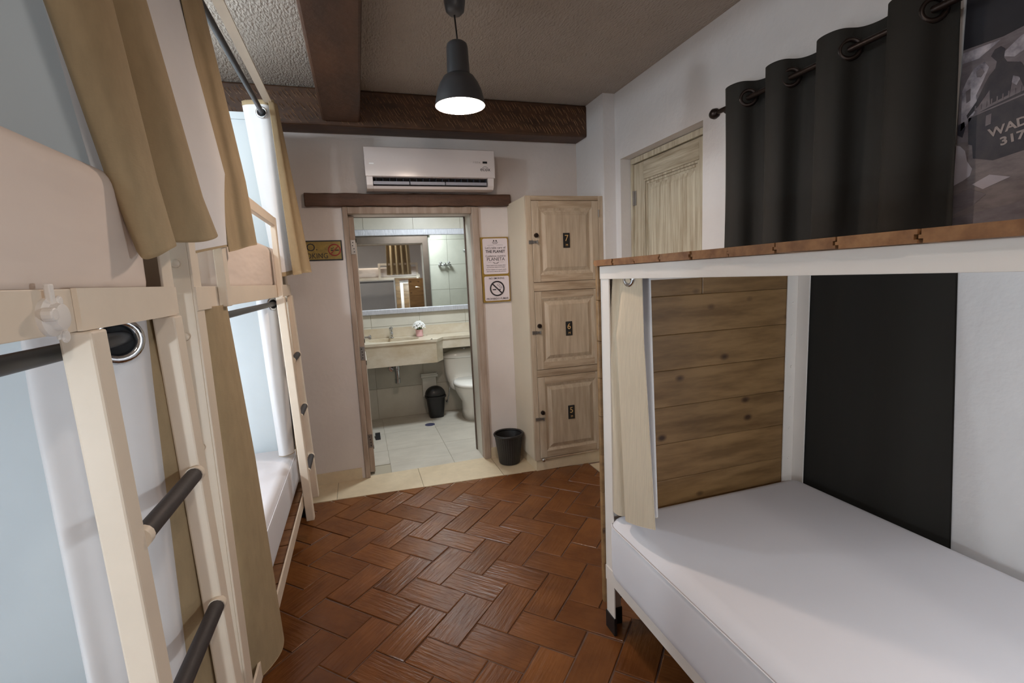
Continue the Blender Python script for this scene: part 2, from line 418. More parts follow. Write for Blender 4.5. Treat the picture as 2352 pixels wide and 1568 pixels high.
# far wall with the bathroom doorway
wf = MB()
wf.box(XL - .1, DX0, YF, YI, 0, ZC); wf.box(DX1, 2.1, YF, YI, 0, ZC); wf.box(DX0, DX1, YF, YI, DZ, ZC)
struct(build('wall_far', wf, WALL), 'cream far wall around the bathroom doorway', 'wall')
wr = MB()
wr.box(1.745, XR + .4, 3.19, YF, 0, ZC)                                  # pier beside the cabinet
wr.box(XR, XR + .25, 3.12, 3.19, 0, ZC); wr.box(XR, XR + .25, 2.262, 3.12, 2.235, ZC); wr.box(XR, XR + .25, YN - .1, 2.262, 0, ZC)
wr.box(XR + .16, XR + .25, 2.262, 3.12, 0, 2.235)
struct(build('wall_right', wr, WALLR), 'rough white plaster wall behind the single bed', 'wall')
struct(build('wall_left', MB().box(XL - .1, XL, YN - .1, YF, 0, ZC), PANEL), 'white wall behind the bunk beds', 'wall')
struct(build('wall_near', MB().box(XL - .1, XR + .25, YN - .1, YN, 0, ZC), WALL), 'white wall behind the camera', 'wall')
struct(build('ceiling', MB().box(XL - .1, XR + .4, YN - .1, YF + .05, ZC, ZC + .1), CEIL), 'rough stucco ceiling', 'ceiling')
# baseboards
struct(build('baseboard_far', MB().box(XL, DX0 - .055, YF - .012, YF, 0, .085).box(.912, 1.147, YF - .012, YF, 0, .085), CREAM), 'cream stone baseboard at the foot of the far wall', 'baseboard')

# beams
bx = MB(); bx.box(XL, 1.746, 3.44, YF - .003, 2.467, ZC - .001)
beam = struct(build('ceiling_beam', bx, BEAMX, bevel=.012), 'dark wooden beam with slanting chisel marks across the far wall', 'beam')
cz = MB()
for k in range(150):          # slanting gouges standing proud on the front face
    x0 = -1.35 + k * .0205; 
    for q in range(3):
        xx = x0 + random.uniform(-.006, .006); z1 = ZC - .012 - q * .066 - random.uniform(0, .03); ln = random.uniform(.03, .06); dx = ln * .62
        if xx + dx > 1.73 or z1 - ln < 2.475: continue
        w = .0050
        cz.add([(xx, 3.4405, z1), (xx + w, 3.4405, z1), (xx + dx + w, 3.4405, z1 - ln), (xx + dx, 3.4405, z1 - ln), (xx + w * .5 + dx * .5, 3.4325, z1 - ln * .5)],
               [(0, 1, 4), (1, 2, 4), (2, 3, 4), (3, 0, 4)])
ob = build('chisel_marks', cz, M('chisel_ridge_wood', (128, 92, 62), .5, var=.3, vscale=20), beam); ob['kind'] = 'stuff'
struct(build('ceiling_beam', MB().box(-.131, .104, YN, 3.438, 2.49, ZC - .001), BEAM, bevel=.014), 'broad smooth brown beam running along the ceiling to the camera', 'beam')
lt = MB(); n = 22; rings = []
for k in range(n + 1):
    x = -.296 + (1.166 + .296) * k / n
    dz = [random.uniform(-.004, .004) for _ in range(4)]
    rings.append([(x, YF - .045, 1.985 + dz[0]), (x, YF + .01, 1.985 + dz[1]), (x, YF + .01, 2.07 + dz[2]), (x, YF - .045, 2.07 + dz[3])])
lt.loft(rings)
struct(build('lintel', lt, LINT, bevel=.006), 'rough dark wooden lintel over the bathroom doorway', 'lintel')

# ------------------------------------------------------------------ bathroom
XB0, XB1, YB0 = -.62, 2.25, YI
bw = MB().box(XB0, XB1, YI, YB + .1, -.1, -.004)
bfl = struct(build('floor_bathroom', bw, TGROUT), 'grey stone tile floor of the bathroom', 'floor')
for ix, (a, b) in enumerate(((-.62, .13), (.13, .62), (.62, 1.11), (1.11, 1.60), (1.60, 2.25))):
    for (c, d) in ((YF + .02, 4.17), (4.17, 4.66), (4.66, 5.2)):
        if c < YI and (a < DX0 - .1 or b > 1.2): c2 = YI
        else: c2 = c
        aa, bb = (max(a, DX0), min(b, DX1)) if c2 < YI else (a, b)
        if c2 < YI:
            build('tile', MB().box(aa + .001, bb - .001, c2, YI, -.006, .0005), BFLOOR, bfl)
            c2 = YI
        build('tile', MB().box(a + .0012, b - .0012, c2 + .001, d - .0012, -.006, .0005), BFLOOR, bfl)
def tiled(name, label, base, cells, mat=BTILE):
    w = struct(build(name, base, TGROUT), label, 'wall')
    for c in cells: build('tile', MB().box(*c), mat, w)
    return w
rows = [0, .33, .66, .99, 1.32, 1.65, 1.98, 2.35]
def cols(a, b, w, o): 
    r = [a]; x = a + o
    while x < b - .05: r.append(x); x += w
    return r + [b]
cb = cols(XB0, XB1, .5, .20 + .02)
tiled('wall_bathroom_back', 'beige tiled wall behind the washbasin and mirror', MB().box(XB0, XB1, YB + .006, YB + .1, 0, 2.4),
      [(a + .0015, b - .0015, YB - .001, YB + .008, c + .0015, d - .0015) for a, b in zip(cb[:-1], cb[1:]) for c, d in zip(rows[:-1], rows[1:])])
cb2 = cols(.93, XB1, .34, .25)
tiled('wall_bathroom_near', 'pale tiled shower wall seen in the bathroom mirror', MB().box(.935, XB1, YI, YI + .012, 0, 2.4).box(XB0, -.09, YI, YI + .012, 0, 2.4).box(-.09, .935, YI, YI + .012, 2.08, 2.4),
      [(a + .0015, b - .0015, YI + .010, YI + .018, c + .0015, d - .0015) for a, b in zip(cb2[:-1], cb2[1:]) for c, d in zip(rows[:-1], rows[1:])])
struct(build('wall_bathroom_left', MB().box(XB0 - .1, XB0, YI, YB + .1, 0, 2.4), BTILE), 'beige wall on the left of the bathroom', 'wall')
struct(build('wall_bathroom_right', MB().box(XB1, XB1 + .1, YI, YB + .1, 0, 2.4), BTILE), 'beige wall on the right of the bathroom', 'wall')
struct(build('ceiling_bathroom', MB().box(XB0, XB1, YI - .2, YB + .1, 2.36, 2.45), WALL), 'white ceiling of the bathroom', 'ceiling')
bl = thing('ceiling_light', 'square white ceiling light of the bathroom above the toilet', 'lamp', (.75, 4.25, 2.36))
build('housing', MB().box(.59, .91, 4.09, 4.105, 2.325, 2.36).box(.59, .91, 4.395, 4.41, 2.325, 2.36).box(.59, .605, 4.105, 4.395, 2.325, 2.36).box(.895, .91, 4.105, 4.395, 2.325, 2.36), WHITEPL, bl)
build('diffuser', MB().box(.605, .895, 4.105, 4.395, 2.342, 2.352), M('light_diffuser', (250, 252, 255), .5, emit=6), bl)

# door frame + open leaf
d1 = thing('door_1', 'limed wooden bathroom door standing open into the bathroom', 'door', (DX0, YF, 0)); d1['kind'] = 'structure'
fw = .052
fr = MB()
fr.box(DX0 - .032, DX0 + .003, YF - .018, YF + .055, 0.001, 1.985 - .002); fr.box(DX1 - .012, DX1 + .042, YF - .018, YF + .055, 0.001, 1.985 - .002)
fr.box(DX0 + .003, DX1 - .012, YF - .018, YF + .055, 1.935, 1.985 - .002)
build('door_frame', fr, FRAMEW, d1, bevel=.005)
jl = MB().box(DX1 - .012, DX1 + .01, YF + .056, YI + .02, 0.001, 1.98); 
build('jamb_lining', jl, BTILE, d1)
build('inner_architrave', MB().box(DX1 - .02, DX1 + .05, YI + .019, YI + .045, .001, 2.04).box(DX0 - .04, DX0 + .0, YI + .019, YI + .045, .001, 2.04).box(DX0, DX1 - .02, YI + .019, YI + .045, 1.94, 2.04), M('dark_inner_frame', (92, 76, 66), .6, var=.2, vscale=8), d1)
build('inner_lintel', MB().box(DX0 - .10, DX1 + .07, YI + .019, YI + .06, 2.042, 2.10), LINT, d1)
leaf = MB().box(-.0265, .0115, 3.70, 4.47, .012, 1.93)
lf = build('door_leaf', leaf, FRAMEW, d1, bevel=.003)
pm = MB()
for z0, z1 in ((.16, .86), (1.0, 1.78)):
    pm.box(.0115, .0165, 3.80, 4.37, z0, z0 + .03).box(.0115, .0165, 3.80, 4.37, z1 - .03, z1).box(.0115, .0165, 3.80, 3.83, z0, z1).box(.0115, .0165, 4.34, 4.37, z0, z1)
build('panel_moulding', pm, WHITEPL, lf)
for z in (.26, .935, 1.71):
    hm = MB().box(-.024, .009, 3.694, 3.6995, z - .05, z + .05)
    for q in (-.033, -.011, .011, .033): hm.lathe([(.004, 0), (.004, .001)], (-.008 + random.uniform(-.005, .005), 3.694, z + q), 8, 1, 'y')
    build('hinge', hm, [STEEL, VOID], lf)
kn = MB().lathe([(.022, .0), (.022, .006), (.008, .008), (.008, .035), (.018, .045), (.021, .055), (.014, .064)], (.0115, 4.40, .975), 16, axis='x')
build('door_knob', kn, CHROME, lf, smooth=True, auto=40)
tag(build('door_stop', MB().prism([(4.50, .001), (4.62, .001), (4.62, .035), (4.60, .035)], .04, .085, 'x'), BLACK), 'small black rubber wedge on the floor at the bathroom door', 'door stop')

# vanity counter
vc = thing('vanity_counter', 'beige marble vanity counter with a stepped shelf over the toilet', 'counter', (.4, 5.2, .5))
XV0, XV1, YV = -.6, .70, 4.70
top = MB()
n = 32; cxb, cyb, rxb, ryb = .30, 4.93, .25, .15
inner = [(cxb + rxb * math.cos(2 * PI * k / n), cyb + ryb * math.sin(2 * PI * k / n)) for k in range(n)]
outer = []
for k in range(n):
    a = 2 * PI * k / n; c, s_ = math.cos(a), math.sin(a)
    t = min((.36 / abs(c)) if abs(c) > 1e-6 else 9, (.22 / abs(s_)) if abs(s_) > 1e-6 else 9)
    outer.append((cxb + c * t, cyb + s_ * t))
zt = .873
v = [(p[0], p[1], zt) for p in inner] + [(p[0], p[1], zt) for p in outer] + [(p[0], p[1], zt - .025) for p in inner]
top.add(v, [(k, (k + 1) % n, n + (k + 1) % n, n + k) for k in range(n)] + [(k, (k + 1) % n, 2 * n + (k + 1) % n, 2 * n + k) for k in range(n)])
xa, xb_, ya, yb_ = cxb - .36, cxb + .36, cyb - .22, cyb + .22
top.box(XV0, xa, YV, 5.195, zt - .025, zt); top.box(xa, xb_, yb_, 5.195, zt - .025, zt); top.box(xa, xb_, YV, ya, zt - .025, zt)
top.prism([(xb_, ya - .01), (.70, YV), (.78, 4.84), (.78, 5.195), (xb_, 5.195)], zt - .025, zt)
top.box(.78, XB1 - .01, 4.84, 5.195, zt - .025, zt)
build('countertop', top, MARBLE, vc)
build('apron', MB().box(XV0, .69, YV + .006, YV + .028, .642, zt - .026).prism([(.69, YV + .006), (.772, 4.846), (.752, 4.858), (.68, YV + .028)], .642, zt - .026).box(.772, XB1 - .01, 4.846, 4.866, .755, zt - .026), MARBLE, vc)
build('backsplash', MB().box(XB0 + .01, XB1 - .01, 5.178, 5.197, zt + .001, .972), MARBLE, vc)
bo = MB()
pr = [(1.0, zt - .026), (.96, zt - .06), (.82, zt - .11), (.5, zt - .145), (.1, zt - .155)]
bo.loft([[(cxb + rxb * r * math.cos(2 * PI * k / n), cyb + ryb * r * math.sin(2 * PI * k / n), z) for k in range(n)] for r, z in pr])
bo.f.pop(-2); bo.m.pop(-2)
build('basin', bo, MARBLE, vc, smooth=True)
fc = thing('faucet', 'chrome basin faucet with a short spout', 'faucet', (.29, 5.05, zt))
build('body', MB().lathe([(.024, .001), (.024, .008), (.017, .012), (.016, .07), (.019, .08)], (.29, 5.10, zt), 16), CHROME, fc, smooth=True, auto=40)
build('spout', MB().tube([(.29, 5.09, zt + .055), (.29, 5.05, zt + .068), (.29, 5.0, zt + .062), (.29, 4.985, zt + .05)], .011, 12), CHROME, fc, smooth=True)
build('handle', MB().lathe([(.019, .0), (.021, .02), (.016, .03)], (.29, 5.10, zt + .082), 16).tube([(.29, 5.10, zt + .10), (.29, 5.06, zt + .116)], .007, 8), CHROME, fc, smooth=True)
tp = thing('drain_trap', 'chrome drain trap under the washbasin', 'pipe', (.31, 5.0, .45))
build('tailpiece', MB().lathe([(.016, .60), (.016, .715)], (.31, 4.98, 0), 14), CHROME, tp, smooth=True, auto=40)
build('bottle_trap', MB().lathe([(.03, .60), (.033, .585), (.033, .56), (.024, .555), (.024, .47), (.029, .465), (.029, .42), (.012, .41)], (.31, 4.98, 0), 18), CHROME, tp, smooth=True, auto=40)
build('waste_pipe', MB().tube([(.31, 4.98, .535), (.29, 5.06, .535), (.27, 5.195, .535)], .014, 10), CHROME, tp, smooth=True)
build('wall_flange', MB().lathe([(.036, 0), (.03, .012)], (.27, 5.197, .535), 18, axis='y'), CHROME, tp)
build('supply_hose', MB().tube([(.39, 5.19, .57), (.385, 5.12, .57), (.37, 5.04, .58), (.345, 5.0, .62), (.335, 4.98, .70)], .006, 8), CHROME, tp, smooth=True)
# vase with flowers
vz = thing('flower_vase', 'pink vase of white flowers on the marble counter', 'vase', (.572, 5.05, zt))
build('vase', MB().lathe([(.030, .001), (.036, .006), (.039, .075), (.035, .075), (.032, .02)], (.572, 5.05, zt), 20), PINK, vz, smooth=True, auto=40)
for k in range(22):
    a = k * 2.4; t = (k + .5) / 22; r = .050 * math.sqrt(t * (2 - t)); fx, fy, fz = .572 + r * math.cos(a), 5.05 + r * math.sin(a), zt + .088 + .058 * (1 - t)
    f = MB()
    for q in range(3):
        for w in range(7):
            an = 2 * PI * w / 7 + q * .4; R = .021 - q * .004; zq = fz + q * .006
            f.add([(fx, fy, zq), (fx + R * math.cos(an - .45), fy + R * math.sin(an - .45), zq + .007), (fx + R * 1.15 * math.cos(an), fy + R * 1.15 * math.sin(an), zq - .004), (fx + R * math.cos(an + .45), fy + R * math.sin(an + .45), zq + .007)], [(0, 1, 2, 3)])
    build('flower', f, PETAL, vz)
build('stem', MB().lathe([(.012, .02), (.03, .095)], (.572, 5.05, zt), 10), M('leaf_green', (78, 96, 60), .6), vz)
# mirror
mr = thing('bathroom_mirror', 'wide silver-framed mirror over the washbasin', 'mirror', (.6, 5.19, 1.15))
build('mirror_glass', MB().box(-.55, 2.0, 5.180, 5.186, 1.17, 1.925), MIRROR, mr)
build('mirror_frame', MB().box(-.6, 2.05, 5.165, 5.197, 1.118, 1.172).box(-.6, 2.05, 5.165, 5.197, 1.922, 1.985).box(-.6, -.55, 5.165, 5.197, 1.173, 1.921).box(2.0, 2.05, 5.165, 5.197, 1.173, 1.921), SILVER, mr, bevel=.006)
# toilet
to = thing('toilet', 'white one-piece porcelain toilet beside the vanity', 'toilet', (1.05, 4.8, 0))
def ell(cx, cy, rx, ry, z, n=28, p=2.0):
    r = []
    for k in range(n):
        a = 2 * PI * k / n; c, s_ = math.cos(a), math.sin(a)
        r.append((cx + rx * math.copysign(abs(c) ** (2 / p), c), cy + ry * math.copysign(abs(s_) ** (2 / p), s_), z))
    return r
TX = 1.06
body = MB().loft([ell(TX, 4.86, .115, .17, .001, p=2.6), ell(TX, 4.86, .112, .165, .10, p=2.4), ell(TX, 4.86, .118, .175, .18), ell(TX, 4.84, .16, .215, .255), ell(TX, 4.82, .19, .245, .32), ell(TX, 4.81, .20, .255, .365)])
body.f.pop(); body.m.pop()
build('bowl', body, PORC, to, smooth=True)
build('bowl_back', rbox(TX - .205, TX + .205, 4.98, 5.17, .26, .45, .07, 5), PORC, to, smooth=True)
tk = MB().loft([ell(TX, 5.07, .13, .09, .24, 32, 3.0), ell(TX, 5.075, .185, .10, .30, 32, 3.2), ell(TX, 5.082, .222, .10, .37, 32, 3.6), ell(TX, 5.086, .240, .10, .46, 32, 4), ell(TX, 5.087, .247, .10, .614, 32, 4)])
build('tank', tk, PORC, to, smooth=True, auto=50)
ld = MB(); rings = []
for z, sx, sy in ((.616, .252, .102), (.635, .255, .104), (.66, .235, .10), (.685, .17, .085), (.697, .08, .05)):
    rings.append(ell(TX, 5.088, sx, sy, z, 32, 3.0))
ld.loft(rings); build('tank_lid', ld, PORC, to, smooth=True)
build('flush_button', MB().lathe([(.02, .697), (.02, .706), (.012, .71)], (TX - .02, 5.088, 0), 14), CHROME, to)
st = MB().loft([ell(TX, 4.80, .195, .245, .366), ell(TX, 4.80, .205, .255, .372), ell(TX, 4.80, .205, .255, .395), ell(TX, 4.80, .19, .24, .407)])
build('seat_lid', st, PORC, to, smooth=True)
build('supply_valve', MB().tube([(.83, 5.19, .12), (.83, 5.14, .12)], .012, 10).tube([(.83, 5.14, .12), (.85, 5.12, .2), (.87, 5.1, .33)], .006, 8), CHROME, to, smooth=True)
# swing bin, paper dispenser, drain, shower fittings
sb = thing('swing_bin', 'black swing-top waste bin beside the toilet', 'bin', (.69, 5.07, 0))
build('bin_body', MB().loft([ell(.69, 5.03, .075, .065, .001, 24, 3), ell(.69, 5.03, .10, .085, .215, 24, 3), ell(.69, 5.03, .112, .095, .218, 24, 3), ell(.69, 5.03, .112, .095, .235, 24, 3)]), BLACK, sb, smooth=True, auto=40)
dm = []
for k in range(7):
    a = k / 6 * PI / 2; dm.append(ell(.69, 5.03, .105 * math.cos(a) + .004, .088 * math.cos(a) + .004, .236 + .10 * math.sin(a), 24, 2.6))
build('swing_lid', MB().loft(dm), BLACK, sb, smooth=True)
pd = thing('paper_dispenser', 'white lidded paper box on the tiled wall behind the bin', 'dispenser', (.645, 5.18, .33))
build('box', MB().box(.575, .725, 5.13, 5.197, .20, .41), WHITEPL, pd, bevel=.006)
build('lid', MB().tube([(.565, 5.15, .425), (.745, 5.15, .425)], .02, 14).box(.565, .735, 5.14, 5.197, .425, .452), WHITEPL, pd, smooth=True, auto=40)
tag(build('floor_drain', MB().lathe([(.05, .0006), (.05, .003), (.044, .0035)], (.579, 4.764, 0), 20), M('drain_steel', (110, 112, 150), .35, metal=.7)), 'small round metal drain in the bathroom floor', 'drain')
sv = thing('shower_valve', 'chrome two-handled shower valve on the tiled wall', 'shower valve', (1.13, YI, 1.66))
vy = YI + .05
build('mixer_body', MB().tube([(1.055, vy, 1.64), (1.205, vy, 1.64)], .011, 10).tube([(1.06, YI + .02, 1.64), (1.06, vy + .01, 1.64)], .016, 10).tube([(1.20, YI + .02, 1.64), (1.20, vy + .01, 1.64)], .016, 10).lathe([(.018, 1.625), (.018, 1.67)], (1.13, vy, 0), 12), CHROME, sv, smooth=True)
for x in (1.075, 1.185):
    build('handle', MB().tube([(x - .02, vy + .01, 1.672), (x + .02, vy + .01, 1.672)], .007, 8).tube([(x, vy + .01, 1.645), (x, vy + .01, 1.69)], .008, 8), CHROME, sv, smooth=True)
sh = thing('hand_shower', 'chrome hand shower on the tiled wall', 'shower', (1.44, YI, 1.75))
build('handle', MB().tube([(1.42, YI + .06, 1.83), (1.44, YI + .055, 1.77), (1.48, YI + .05, 1.69)], .011, 10), CHROME, sh, smooth=True)
build('spray_head', MB().tube([(1.395, YI + .075, 1.81), (1.45, YI + .06, 1.845)], .022, 12), CHROME, sh, smooth=True)
build('bracket', MB().box(1.455, 1.49, YI + .018, YI + .06, 1.70, 1.73), CHROME, sh)
tag(build('soap_bar', rbox(1.16, 1.24, 5.10, 5.15, zt + .001, zt + .02, .008, 3), WHITEPL, smooth=True), 'small white soap bar on the marble shelf', 'soap')

# ------------------------------------------------------------------ door in the right wall
d2 = thing('door_2', 'pale washed wooden panel door recessed in the right wall', 'door', (1.95, 2.69, 0)); d2['kind'] = 'structure'
build('door_frame', MB().box(1.915, 1.985, 2.265, 3.117, 2.195, 2.232).box(1.915, 1.985, 3.092, 3.117, .004, 2.194).box(1.915, 1.985, 2.265, 2.285, .004, 2.194), WASHG, d2, bevel=.003)
lf2 = build('door_leaf', MB().box(1.942, 1.985, 2.288, 3.09, .008, 2.19), WASHG, d2)
build('stile', MB().box(1.928, 1.9415, 2.288, 2.405, .008, 2.19), WASHG, lf2, bevel=.003)
build('stile', MB().box(1.928, 1.9415, 2.973, 3.09, .008, 2.19), WASHG, lf2, bevel=.003)
for z0, z1 in ((.008, .22), (.98, 1.12), (2.07, 2.19)):
    build('rail', MB().box(1.928, 1.9415, 2.4055, 2.9725, z0, z1), M('washed_rail_%d' % int(z0 * 100), (200, 192, 170), .6, var=.28, vscale=6, stretch=(7, .4, 7), rgb2=(152, 136, 112)), lf2, bevel=.003)
for z0, z1 in ((.22, .98), (1.12, 2.07)):
    mo = MB()
    for k, (w, x) in enumerate(((.0, 1.931), (.018, 1.935))):
        a, b, c, d = 2.407 + w, 2.971 - w, z0 + .002 + w, z1 - .002 - w; t = .014
        mo.box(x, 1.9418, a, b, c, c + t).box(x, 1.9418, a, b, d - t, d).box(x, 1.9418, a, a + t, c + t, d - t).box(x, 1.9418, b - t, b, c + t, d - t)
    build('moulding', mo, WASHG, lf2)
    rp = MB(); a, b, c, d = 2.455, 2.923, z0 + .05, z1 - .05
    rp.hexa([(1.942, a, c), (1.942, b, c), (1.942, b, d), (1.942, a, d)], [(1.934, a + .03, c + .03), (1.934, b - .03, c + .03), (1.934, b - .03, d - .03), (1.934, a + .03, d - .03)])
    build('raised_panel', rp, WASHG, lf2)
for z in (.3, 1.1, 1.96):
    build('hinge', MB().tube([(1.922, 3.089, z - .05), (1.922, 3.089, z + .05)], .007, 8).box(1.9255, 1.928, 3.06, 3.09, z - .05, z + .05), STEEL, lf2)

# ------------------------------------------------------------------ locker cabinet
LX0, LX1, LY, LZ = 1.147, 1.744, 3.216, 1.998
lk = thing('locker_cabinet', 'tall whitewashed wooden cabinet of three numbered lockers', 'cabinet', (LX0, LY, 0))
build('carcass', MB().box(LX0, LX1, LY + .022, YF - .002, .085, LZ), CABSIDE, lk, bevel=.002)
build('plinth', MB().box(LX0 + .012, LX1, LY + .012, YF - .002, .002, .084), CREAM, lk)
DXa, DXb = 1.190, 1.705
doors = ((7, 1.400, 1.965), (6, .768, 1.335), (5, .100, .712))
build('stile', MB().box(LX0, DXa - .002, LY, LY + .021, .085, LZ), WASH, lk, bevel=.002)
build('stile', MB().box(DXb + .002, LX1, LY, LY + .021, .085, LZ), WASH, lk, bevel=.002)
for z0, z1 in ((1.967, LZ), (1.337, 1.398), (.714, .766), (.0855, .098)):
    build('rail', MB().box(DXa - .0018, DXb + .0018, LY + .001, LY + .021, z0, z1), WASHH, lk, bevel=.002)
for num, z0, z1 in doors:
    dr = build('locker_door', MB().box(DXa, DXb, LY + .006, LY + .0215, z0 + .001, z1 - .001), WASH, lk)
    sw = .052
    build('stile', MB().box(DXa, DXa + sw, LY - .002, LY + .0055, z0 + .001, z1 - .001), WASH, dr, bevel=.002)
    build('stile', MB().box(DXb - sw, DXb, LY - .002, LY + .0055, z0 + .001, z1 - .001), WASH, dr, bevel=.002)
    build('rail', MB().box(DXa + sw + .0005, DXb - sw - .0005, LY - .002, LY + .0055, z0 + .001, z0 + sw), WASHH, dr, bevel=.002)
    build('rail', MB().box(DXa + sw + .0005, DXb - sw - .0005, LY - .002, LY + .0055, z1 - sw, z1 - .001), WASHH, dr, bevel=.002)
    a, b, c, d = DXa + sw, DXb - sw, z0 + sw, z1 - sw
    mo = MB(); t = .016        # sloping moulding round the field
    for (p, q, r, s_) in (((a, c), (b, c), (b - t, c + t), (a + t, c + t)), ((b, c), (b, d), (b - t, d - t), (b - t, c + t)), ((b, d), (a, d), (a + t, d - t), (b - t, d - t)), ((a, d), (a, c), (a + t, c + t), (a + t, d - t))):
        mo.add([(p[0], LY - .001, p[1]), (q[0], LY - .001, q[1]), (r[0], LY + .0045, r[1]), (s_[0], LY + .0045, s_[1]), (p[0], LY + .006, p[1]), (q[0], LY + .006, q[1]), (r[0], LY + .006, r[1]), (s_[0], LY + .006, s_[1])],
               [(0, 1, 2, 3), (4, 7, 6, 5), (0, 4, 5, 1), (1, 5, 6, 2), (2, 6, 7, 3), (3, 7, 4, 0)])
    build('moulding', mo, WASH, dr)
    rp = MB(); g = .024; h = .026
    rp.add([(a + g, LY + .006, c + g), (b - g, LY + .006, c + g), (b - g, LY + .006, d - g), (a + g, LY + .006, d - g), (a + g + h, LY - .004, c + g + h), (b - g - h, LY - .004, c + g + h), (b - g - h, LY - .004, d - g - h), (a + g + h, LY - .004, d - g - h)],
           [(4, 5, 6, 7), (0, 1, 5, 4), (1, 2, 6, 5), (2, 3, 7, 6), (3, 0, 4, 7)])
    build('raised_panel', rp, WASH, dr)
    zc_ = {7: 1.688, 6: 1.055, 5: .425}[num]; xc_ = 1.446
    build('number_plate', rbox(xc_ - .026, xc_ + .026, LY - .0085, LY - .0042, zc_ - .052, zc_ + .052, .0018, 2), BLACK, dr)
    DIG = MATS.get('gold_digit') or M('gold_digit', (206, 166, 110), .5)
    text('number', str(num), .062, DIG, face_y(xc_, LY - .0086, zc_ + .014), dr)
    text('number', 'M', .024, DIG, face_y(xc_ + .002, LY - .0086, zc_ - .034), dr)
    zk = {7: 1.727, 6: 1.089, 5: .448}[num]
    build('cam_lock', MB().lathe([(.016, 0), (.016, .012), (.012, .02), (.007, .021), (.007, .018)], (1.217, LY - .002, zk), 16, axis='y'), BRONZE, dr, smooth=True, auto=40)
    build('hasp', MB().box(1.160, 1.196, LY - .007, LY - .0025, zk - .058, zk - .034).box(1.1965, 1.222, LY - .012, LY - .0035, zk - .054, zk - .037).box(1.2165, 1.2225, LY - .026, LY - .0125, zk - .058, zk - .034), STEEL, dr, bevel=.0015)
    for zh in (z0 + .09, z1 - .09):
        build('hinge', MB().tube([(DXb + .001, LY - .005, zh - .026), (DXb + .001, LY - .005, zh + .026)], .0042, 8), STEEL, dr)
build('knob', MB().lathe([(.008, 0), (.008, .01), (.014, .016), (.013, .026), (.005, .03)], (1.206, LY, .092), 14, axis='y'), CHROME, lk, smooth=True)

# ------------------------------------------------------------------ waste basket with ribs
wbk = thing('waste_basket', 'black ribbed waste basket standing beside the locker cabinet', 'waste basket', (1.03, 3.48, .002))
n = 72; rings = []
for z, r in ((.004, .075), (.01, .080), (.225, .108), (.226, .108)):
    rings.append([(1.025 + (r + (.0016 if k % 2 else 0)) * math.cos(2 * PI * k / n), 3.48 + (r + (.0016 if k % 2 else 0)) * math.sin(2 * PI * k / n), z) for k in range(n)])
for z, r in ((.227, .105), (.02, .076)):
    rings.append([(1.025 + r * math.cos(2 * PI * k / n), 3.48 + r * math.sin(2 * PI * k / n), z) for k in range(n)])
build('basket', MB().loft(rings), M('black_basket_plastic', (30, 27, 26), .5), wbk)
build('rim', MB().lathe([(.104, .226), (.116, .226), (.118, .236), (.114, .243), (.107, .243), (.104, .236)], (1.025, 3.48, 0), 40, caps=False).torus((1.025, 3.48, .235), .111, .005, 'z', 40, 8), M('black_rim_plastic', (34, 31, 30), .45), wbk, smooth=True)

# ------------------------------------------------------------------ air conditioner
ac = thing('air_conditioner', 'white split air conditioner mounted above the doorway lintel', 'air conditioner', (.555, YF, 2.2))
AX0, AX1 = .110, 1.006
prof = [(YF - .002, 2.352), (YF - .002, 2.085), (3.50, 2.072), (3.462, 2.078), (3.452, 2.094), (3.53, 2.118), (3.53, 2.15), (3.447, 2.152), (3.440, 2.20), (3.438, 2.30), (3.444, 2.338), (3.46, 2.352)]
build('body', MB().prism(prof, AX0 + .045, AX1 - .055, 'x'), ACWHITE, ac, smooth=True, auto=35)
pside = [(YF - .002, 2.352), (YF - .002, 2.085), (3.50, 2.072), (3.462, 2.078), (3.444, 2.10), (3.441, 2.152), (3.440, 2.20), (3.438, 2.30), (3.444, 2.338), (3.46, 2.352)]
build('end_cap', MB().prism(pside, AX0 + .004, AX0 + .0445, 'x'), ACWHITE, ac, smooth=True, auto=35)
build('end_cap', MB().prism(pside, AX1 - .0545, AX1 - .012, 'x').loft([[(AX1 - .012, y, z) for y, z in pside], [(AX1, y + (.03 if y < 3.6 else 0), z + (.012 if z < 2.2 else -.012)) for y, z in pside]]), ACWHITE, ac, smooth=True, auto=35)
build('front_panel', MB().prism([(3.439, 2.154), (3.439, 2.345), (3.434, 2.340), (3.4295, 2.30), (3.4295, 2.20), (3.433, 2.156)], AX0, AX1 - .004, 'x'), ACWHITE, ac, smooth=True, auto=35)
build('outlet', MB().box(AX0 + .046, AX1 - .056, 3.5, 3.529, 2.119, 2.149), VOID, ac)
FIN = M('fin_grey', (44, 46, 54), .6)
for k in range(18): build('fin', MB().box(.175 + k * .045, .178 + k * .045, 3.452, 3.5, 2.122, 2.150), FIN, ac)
for a, b in ((.158, .395), (.402, .64), (.647, .942)):
    build('louver', MB().prism([(3.447, 2.104), (3.490, 2.121), (3.488, 2.125), (3.444, 2.124)], a, b, 'x'), ACGREY, ac)
build('display', MB().box(.915, .948, 3.4285, 3.430, 2.252, 2.266), VOID, ac)
text('lettering', 'ecox', .038, MATS['black_ink'], face_y(.932, 3.4290, 2.212), ac)
arc = [(.932 + .022 * math.cos(math.radians(a)), 3.429, 2.214 + .016 * math.sin(math.radians(a))) for a in range(20, 175, 15)]
build('logo_arc', MB().tube(arc, .0012, 6), INK, ac)
text('lettering', 'I 12 3 4', .016, M('grey_print', (128, 120, 118), .6), face_y(.872, 3.4290, 2.258), ac)
build('gloss_emblem', MB().box(.138, .168, 3.4285, 3.430, 2.231, 2.238), M('bright_emblem', (250, 250, 250), .2), ac)

